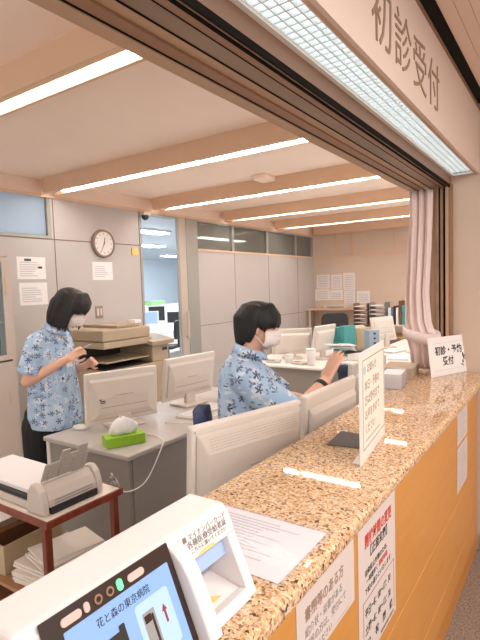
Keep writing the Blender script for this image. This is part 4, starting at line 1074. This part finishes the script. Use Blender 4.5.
# --- seated worker behind the counter (x forward, y to the worker's left)
SW = thing('person', 'seated person with short black hair, white mask and blue floral shirt holding papers up', 'person', (-1.273,1.893,0), R(34))
hr = Rm(0,8,0); hc = V(.068,0,1.392)
fb = FB(); P = head(fb, hc, hr, .90)
fb.chain([(.010,0,1.235),(.032,0,1.30),(.048,0,1.345)], [.056,.050,.050])
fb.trunk([(-.06,.66,.10,.16,0),(-.05,.74,.105,.155,0),(-.02,.90,.095,.145,0),(.0,1.08,.105,.165,0),(.0,1.18,.095,.17,-.005),(.01,1.25,.06,.09,-.01)])
ws = []
for s in (1,-1):
    sh = V(.0,.170*s,1.195)
    el = V(.205,-.215,1.015) if s < 0 else V(.19,.23,1.0)
    wr = V(.360,-.085,1.140) if s < 0 else V(.36,.15,.98)
    fb.chain([sh, sh+(el-sh)*.5, el], [.052,.046,.041]); fb.chain([el, el+(wr-el)*.35, wr], [.041,.040,.027])
    ws.append(wr)
    fb.chain([(-.05,.085*s,.655),(.15,.10*s,.635),(.35,.105*s,.615)], [.074,.066,.052])
    fb.chain([(.35,.105*s,.615),(.30,.105*s,.36),(.24,.105*s,.09)], [.050,.050,.036])
    fb.chain([(.24,.105*s,.075),(.32,.108*s,.05),(.41,.11*s,.036)], [.04,.036,.030])
tipsR, thR = hand(fb, V(.360,-.085,1.140), (.42,.10,.85), (.80,.45,.10), 1, 1.02, (6,16,14), 1.3)
hand(fb, V(.36,.15,.98), (.9,-.25,.0), (.0,-.2,-.9), -1, .92, (20,30,20))
solid('body', fb, M['skin'], SW, .0055, 5)
eyes(P, hr, SW, .9)
face_mask(P, hr, SW, .9)
# hair: rounded crown, full back, fringe over the brow, clear ear
hb = FB()
hb.ell(P(-.006,0,.047), (0.0997,0.0819,0.0765), hr)
hb.ell(P(-.056,0,.000), (0.0552,0.0739,0.0783), hr)
hb.ell(P(-.072,0,-.066), (0.0320,0.0534,0.0498), hr)
for s in (1,-1):
    hb.ell(P(.006,.062*s,.032), (0.0694,0.0267,0.0409), hr)
    lock(hb, [P(.030,.080*s,.030), P(.034,.082*s,-.002), P(.032,.079*s,-.024)], [0.0144,0.0108,0.0054])
    lock(hb, [P(-.040,.076*s,.0), P(-.046,.076*s,-.04), P(-.052,.066*s,-.070)], [0.0180,0.0162,0.0090])
for i in range(9):
    y = -.066+.0165*i; ln = .010*math.sin(i*2.1)
    lock(hb, [P(.050,y*.7,.105), P(.092-abs(y)*.3,y*.95,.066), P(.106-abs(y)*.42,y*1.08,.030), P(.104-abs(y)*.42,y*1.10,.006-ln)], [0.0234,0.0189,0.0135,0.0054])
for i in range(26):
    a = R(95+170*(i/25)); x, y = math.cos(a), math.sin(a)
    lock(hb, [P(x*.07-.01,y*.07,.095), P(x*.106-.012,y*.094,.035), P(x*.100-.012,y*.090,-.030), P(x*.084-.022,y*.070,-.082-.012*math.sin(i*3))], [0.0162,0.0144,0.0117,0.0054])
solid('hair', hb, M['hair'], SW, .005, 24)
def sleeve(fb, sh, el, t, r0, r1, r2):
    # short sleeve: tapered towards a flat open-looking cuff part of the way to the elbow
    sh, el = Vector(sh), Vector(el); e = sh+(el-sh)*t
    fb.ell(sh, (r0,)*3); fb.cyl(sh, sh+(e-sh)*.5, r0, r1, 18); fb.cyl(sh+(e-sh)*.5, e, r1, r2, 18); return e
sb = FB()
sb.trunk([(-.045,.63,.110,.185,0),(-.042,.70,.112,.185,0),(-.018,.86,.112,.175,0),(-.005,1.00,.128,.188,0),(.0,1.10,.128,.196,-.002),(-.002,1.185,.116,.186,-.008),(.0,1.225,.088,.145,-.012),(.008,1.262,.066,.078,-.014),(.016,1.285,.060,.066,-.012)])
for s in (1,-1):
    el = V(.205,-.215,1.015) if s < 0 else V(.19,.23,1.0)
    sleeve(sb, (.0,.170*s,1.180), el, .93, .074, .076, .080)
    sb.cap((-.01,.12*s,1.205), (.0,.172*s,1.186), .062, .066)
for i in range(5): sb.cap((-.108+.02*i*.3,-.10+.05*i,1.02), (-.105,-.08+.05*i,.90), .012, .010)
st = solid('shirt', sb, M['shirt'], SW, .0065, 5)
# collar: a turned-down band around the neck
def collar(parent, c, rx, ry, h, tilt, open_=55):
    rs = []
    for i in range(25):
        a = R(open_/2+(360-open_)*i/24); x, y = math.cos(a), math.sin(a)
        b0 = V(c[0]+rx*x, c[1]+ry*y, c[2]+tilt*x); o = V(x, y, 0)
        rs.append([b0+V(0,0,h)+o*.002, b0+V(0,0,h)+o*.008, b0+V(0,0,-.012)+o*.028, b0+V(0,0,-.016)+o*.022, b0+V(0,0,.0)+o*.002])
    return MB().rings(rs).build('collar', M['shirt'], parent, world=False, smooth=True)
collar(st, (.030,0,1.272), .062, .066, .024, -.022)
tb_ = FB()
for s in (1,-1):
    tb_.chain([(-.06,.088*s,.655),(.15,.102*s,.635),(.35,.105*s,.615)], [.088,.076,.060]); tb_.chain([(.35,.105*s,.615),(.30,.105*s,.36),(.242,.105*s,.12)], [.060,.060,.050])
    tb_.cap((.25,.106*s,.05), (.42,.112*s,.043), .048, .040)
solid('trousers', tb_, M['trousers'], SW, .008, 4)
wr, el = V(.360,-.085,1.140), V(.205,-.215,1.015); ax = (wr-el).normalized(); c = wr-ax*.030
a_, b_ = ax.orthogonal().normalized(), ax.cross(ax.orthogonal().normalized())
MB().rings([[c+ax*t+(a_*math.cos(2*PI*i/20)+b_*math.sin(2*PI*i/20))*r for i in range(20)] for t, r in ((-.010,.028),(-.010,.035),(.010,.034),(.010,.027))], cap=False).build('wristband', M['copierdark'], SW, world=False, smooth=True)
# what the raised hand holds
hp = thing('paper_slips', 'white slips with a blue edge held up in the seated worker\'s hand', 'paper', (-.915,2.125,1.270), R(30))
for k, (z, rz, mm) in enumerate(((.012,4,'paper'),(.018,-8,'paper'),(.024,12,'paper'))):
    MB().box(-.045,.085,-.045,.045,0,.0012,Matrix.Translation(V(0,0,z)) @ Matrix.Rotation(R(rz),4,'Z') @ Matrix.Rotation(R(8-3*k),4,'Y')).build('slip', M[mm], hp, world=False)
MB().box(-.045,.010,-.0455,-.036,.0014,.0022,Matrix.Translation(V(0,0,.024)) @ Matrix.Rotation(R(12),4,'Z') @ Matrix.Rotation(R(2),4,'Y')).build('blue_edge', M['bookblue'], hp, world=False)
ph = thing('card_case', 'flat dark case held beneath the slips in the worker\'s hand', 'case', (-.858,2.165,1.256), R(30))
MB().box(-.05,.07,-.032,.032,0,.008,Matrix.Rotation(R(-6),4,'Y')).build('case_body', M['dark'], ph, world=False, bevel=.003)
swivel('navy office chair under the seated worker behind the large cream monitor', (-1.226,1.923,0), R(34), M['navy'], .515, .49, 'office chairs', .38)

# --- standing worker by the grey desk
WW = thing('person', 'standing person with dark bobbed hair looking down, blue floral shirt and black trousers', 'person', (-2.855,2.01,0), R(27))
hr = Rm(0,27,-4); hc = V(.115,-.005,1.470)
fb = FB(); P = head(fb, hc, hr, .97)
fb.chain([(-.005,0,1.30),(.035,0,1.365),(.075,0,1.42)], [.056,.048,.048])
fb.trunk([(-.06,.78,.10,.155,0),(-.05,.86,.10,.155,0),(-.03,1.02,.085,.13,0),(-.02,1.15,.095,.15,0),(-.03,1.25,.085,.155,-.005),(-.02,1.31,.055,.09,-.01)])
AR = ((V(-.055,-.158,1.262), V(-.105,-.205,1.020), V(.130,-.115,1.150)), (V(-.045,.158,1.262), V(.0,.20,1.01), V(.16,.10,1.075)))
for sh, el, wr in AR:
    fb.chain([sh, sh+(el-sh)*.5, el], [.046,.041,.037]); fb.chain([el, el+(wr-el)*.35, wr], [.037,.037,.024])
hand(fb, AR[0][2], (.80,.20,.52), (.1,.85,-.2), -1, .9, (25,40,30))
hand(fb, AR[1][2], (.75,-.35,.45), (.1,-.85,-.3), 1, .9, (30,40,30))
for s in (1,-1):
    fb.chain([(-.08,.085*s,.80),(-.115,.09*s,.47),(-.06,.09*s,.09)], [.075,.055,.036]); fb.chain([(-.06,.09*s,.06),(.02,.092*s,.045),(.10,.094*s,.034)], [.04,.036,.028])
solid('body', fb, M['skin'], WW, .0055, 5)
eyes(P, hr, WW, .97)
face_mask(P, hr, WW, .97)
hb = FB()
hb.ell(P(-.010,0,.044), (.117,.098,.090), hr)
hb.ell(P(-.060,0,-.010), (.070,.092,.100), hr)
hb.ell(P(-.066,0,-.085), (.052,.082,.060), hr)
for s in (1,-1):
    hb.ell(P(-.004,.074*s,.0), (.076,.030,.080), hr)
    hb.ell(P(-.012,.082*s,-.072), (.062,.024,.068), hr)
    for i in range(7):
        x = .058-.022*i
        lock(hb, [P(x*.8,.072*s,.065), P(x,.092*s,.0), P(x+.004,.097*s,-.070), P(x+.012,.088*s,-.138+.010*math.sin(i*2.3))], [.018,.016,.014,.006])
for i in range(9):
    y = -.068+.017*i
    lock(hb, [P(.045,y*.6,.110), P(.094-abs(y)*.3,y,.072), P(.112-abs(y)*.42,y*1.1,.034), P(.112-abs(y)*.40,y*1.12,.006-.008*math.sin(i*1.7))], [.026,.022,.016,.006])
for i in range(22):
    a = R(100+160*(i/21)); x, y = math.cos(a), math.sin(a)
    lock(hb, [P(x*.08-.01,y*.08,.09), P(x*.112-.016,y*.100,.0), P(x*.104-.018,y*.100,-.080), P(x*.088-.026,y*.090,-.136-.010*math.sin(i*2.7))], [.018,.017,.015,.006])
solid('hair', hb, M['hairbrown'], WW, .005, 9)
sb = FB()
sb.trunk([(-.035,.700,.158,.205,-.012),(-.04,.78,.150,.20,-.006),(-.045,.92,.135,.185,0),(-.04,1.06,.128,.180,0),(-.04,1.17,.126,.180,-.004),(-.045,1.245,.112,.168,-.010),(-.035,1.295,.080,.125,-.018),(-.015,1.325,.062,.075,-.022),(.0,1.35,.056,.062,-.018)])
for s, (sh, el, wr) in zip((-1,1), AR):
    sleeve(sb, sh+V(0,0,-.008), el, .80, .066, .070, .073)
    sb.cap((-.04,.10*s,1.285), sh, .055, .062)
for i in range(6): sb.cap((.06,-.13+.05*i,1.05), (.09,-.14+.055*i,.73), .010, .014)
st = solid('shirt', sb, M['shirt'], WW, .0065, 4)
collar(st, (.018,0,1.335), .060, .064, .026, -.032, 60)
MB().cbox((.118,-.075,1.135),(.004,.055,.085),Rm(0,-6,-12)).build('name_badge', M['paper'], WW, world=False, bevel=.002)
tb_ = FB()
tb_.trunk([(-.085,.66,.160,.175,0),(-.075,.80,.140,.170,0),(-.05,.90,.10,.14,0)])
for s in (1,-1): tb_.chain([(-.105,.083*s,.70),(-.115,.088*s,.47),(-.07,.09*s,.12)], [.115,.100,.066]); tb_.cap((-.06,.09*s,.048), (.10,.094*s,.040), .046, .036)
solid('trousers', tb_, M['trousers'], WW, .008, 4)
tag(MB().cbox((-2.855+.235,2.01+.03,1.215),(.10,.07,.0015),Rm(0,-25,30)).build('paper_slip', M['paper']), 'small white slip held between the standing worker\'s fingers', 'paper')

# ------------------------------------------------------------------ ambient fill, added lobby fill lights, picture settings
w = bpy.data.worlds.new('world'); S.world = w; w.use_nodes = True
w.node_tree.nodes['Background'].inputs[0].default_value = (1,.95,.91,1); w.node_tree.nodes['Background'].inputs[1].default_value = .95
def area(name, loc, sx, sy, power, col, rot=(0,0,0)):
    l = bpy.data.lights.new(name, 'AREA'); l.shape = 'RECTANGLE'; l.size = sx; l.size_y = sy; l.energy = power; l.color = col
    o = bpy.data.objects.new(name, l); COL.objects.link(o); o.location = loc; o.rotation_euler = rot; return o
area('lobby_fill', (.75, .6, 2.50), .3, 2.4, 38, (1,.95,.9))  # unseen area lights, added to brighten the counter and lobby side
area('lobby_fill', (1.6, 2.2, 2.50), .3, 1.2, 20, (1,.95,.9))
S.view_settings.view_transform = 'Standard'; S.view_settings.look = 'None'; S.view_settings.gamma = 1
S.view_settings.use_curve_mapping = False; S.view_settings.exposure = 0.5
S.cycles.use_denoising = True
S.cycles.max_bounces = 8; S.cycles.diffuse_bounces = 5; S.cycles.transparent_max_bounces = 12
S.cycles.sample_clamp_indirect = 6
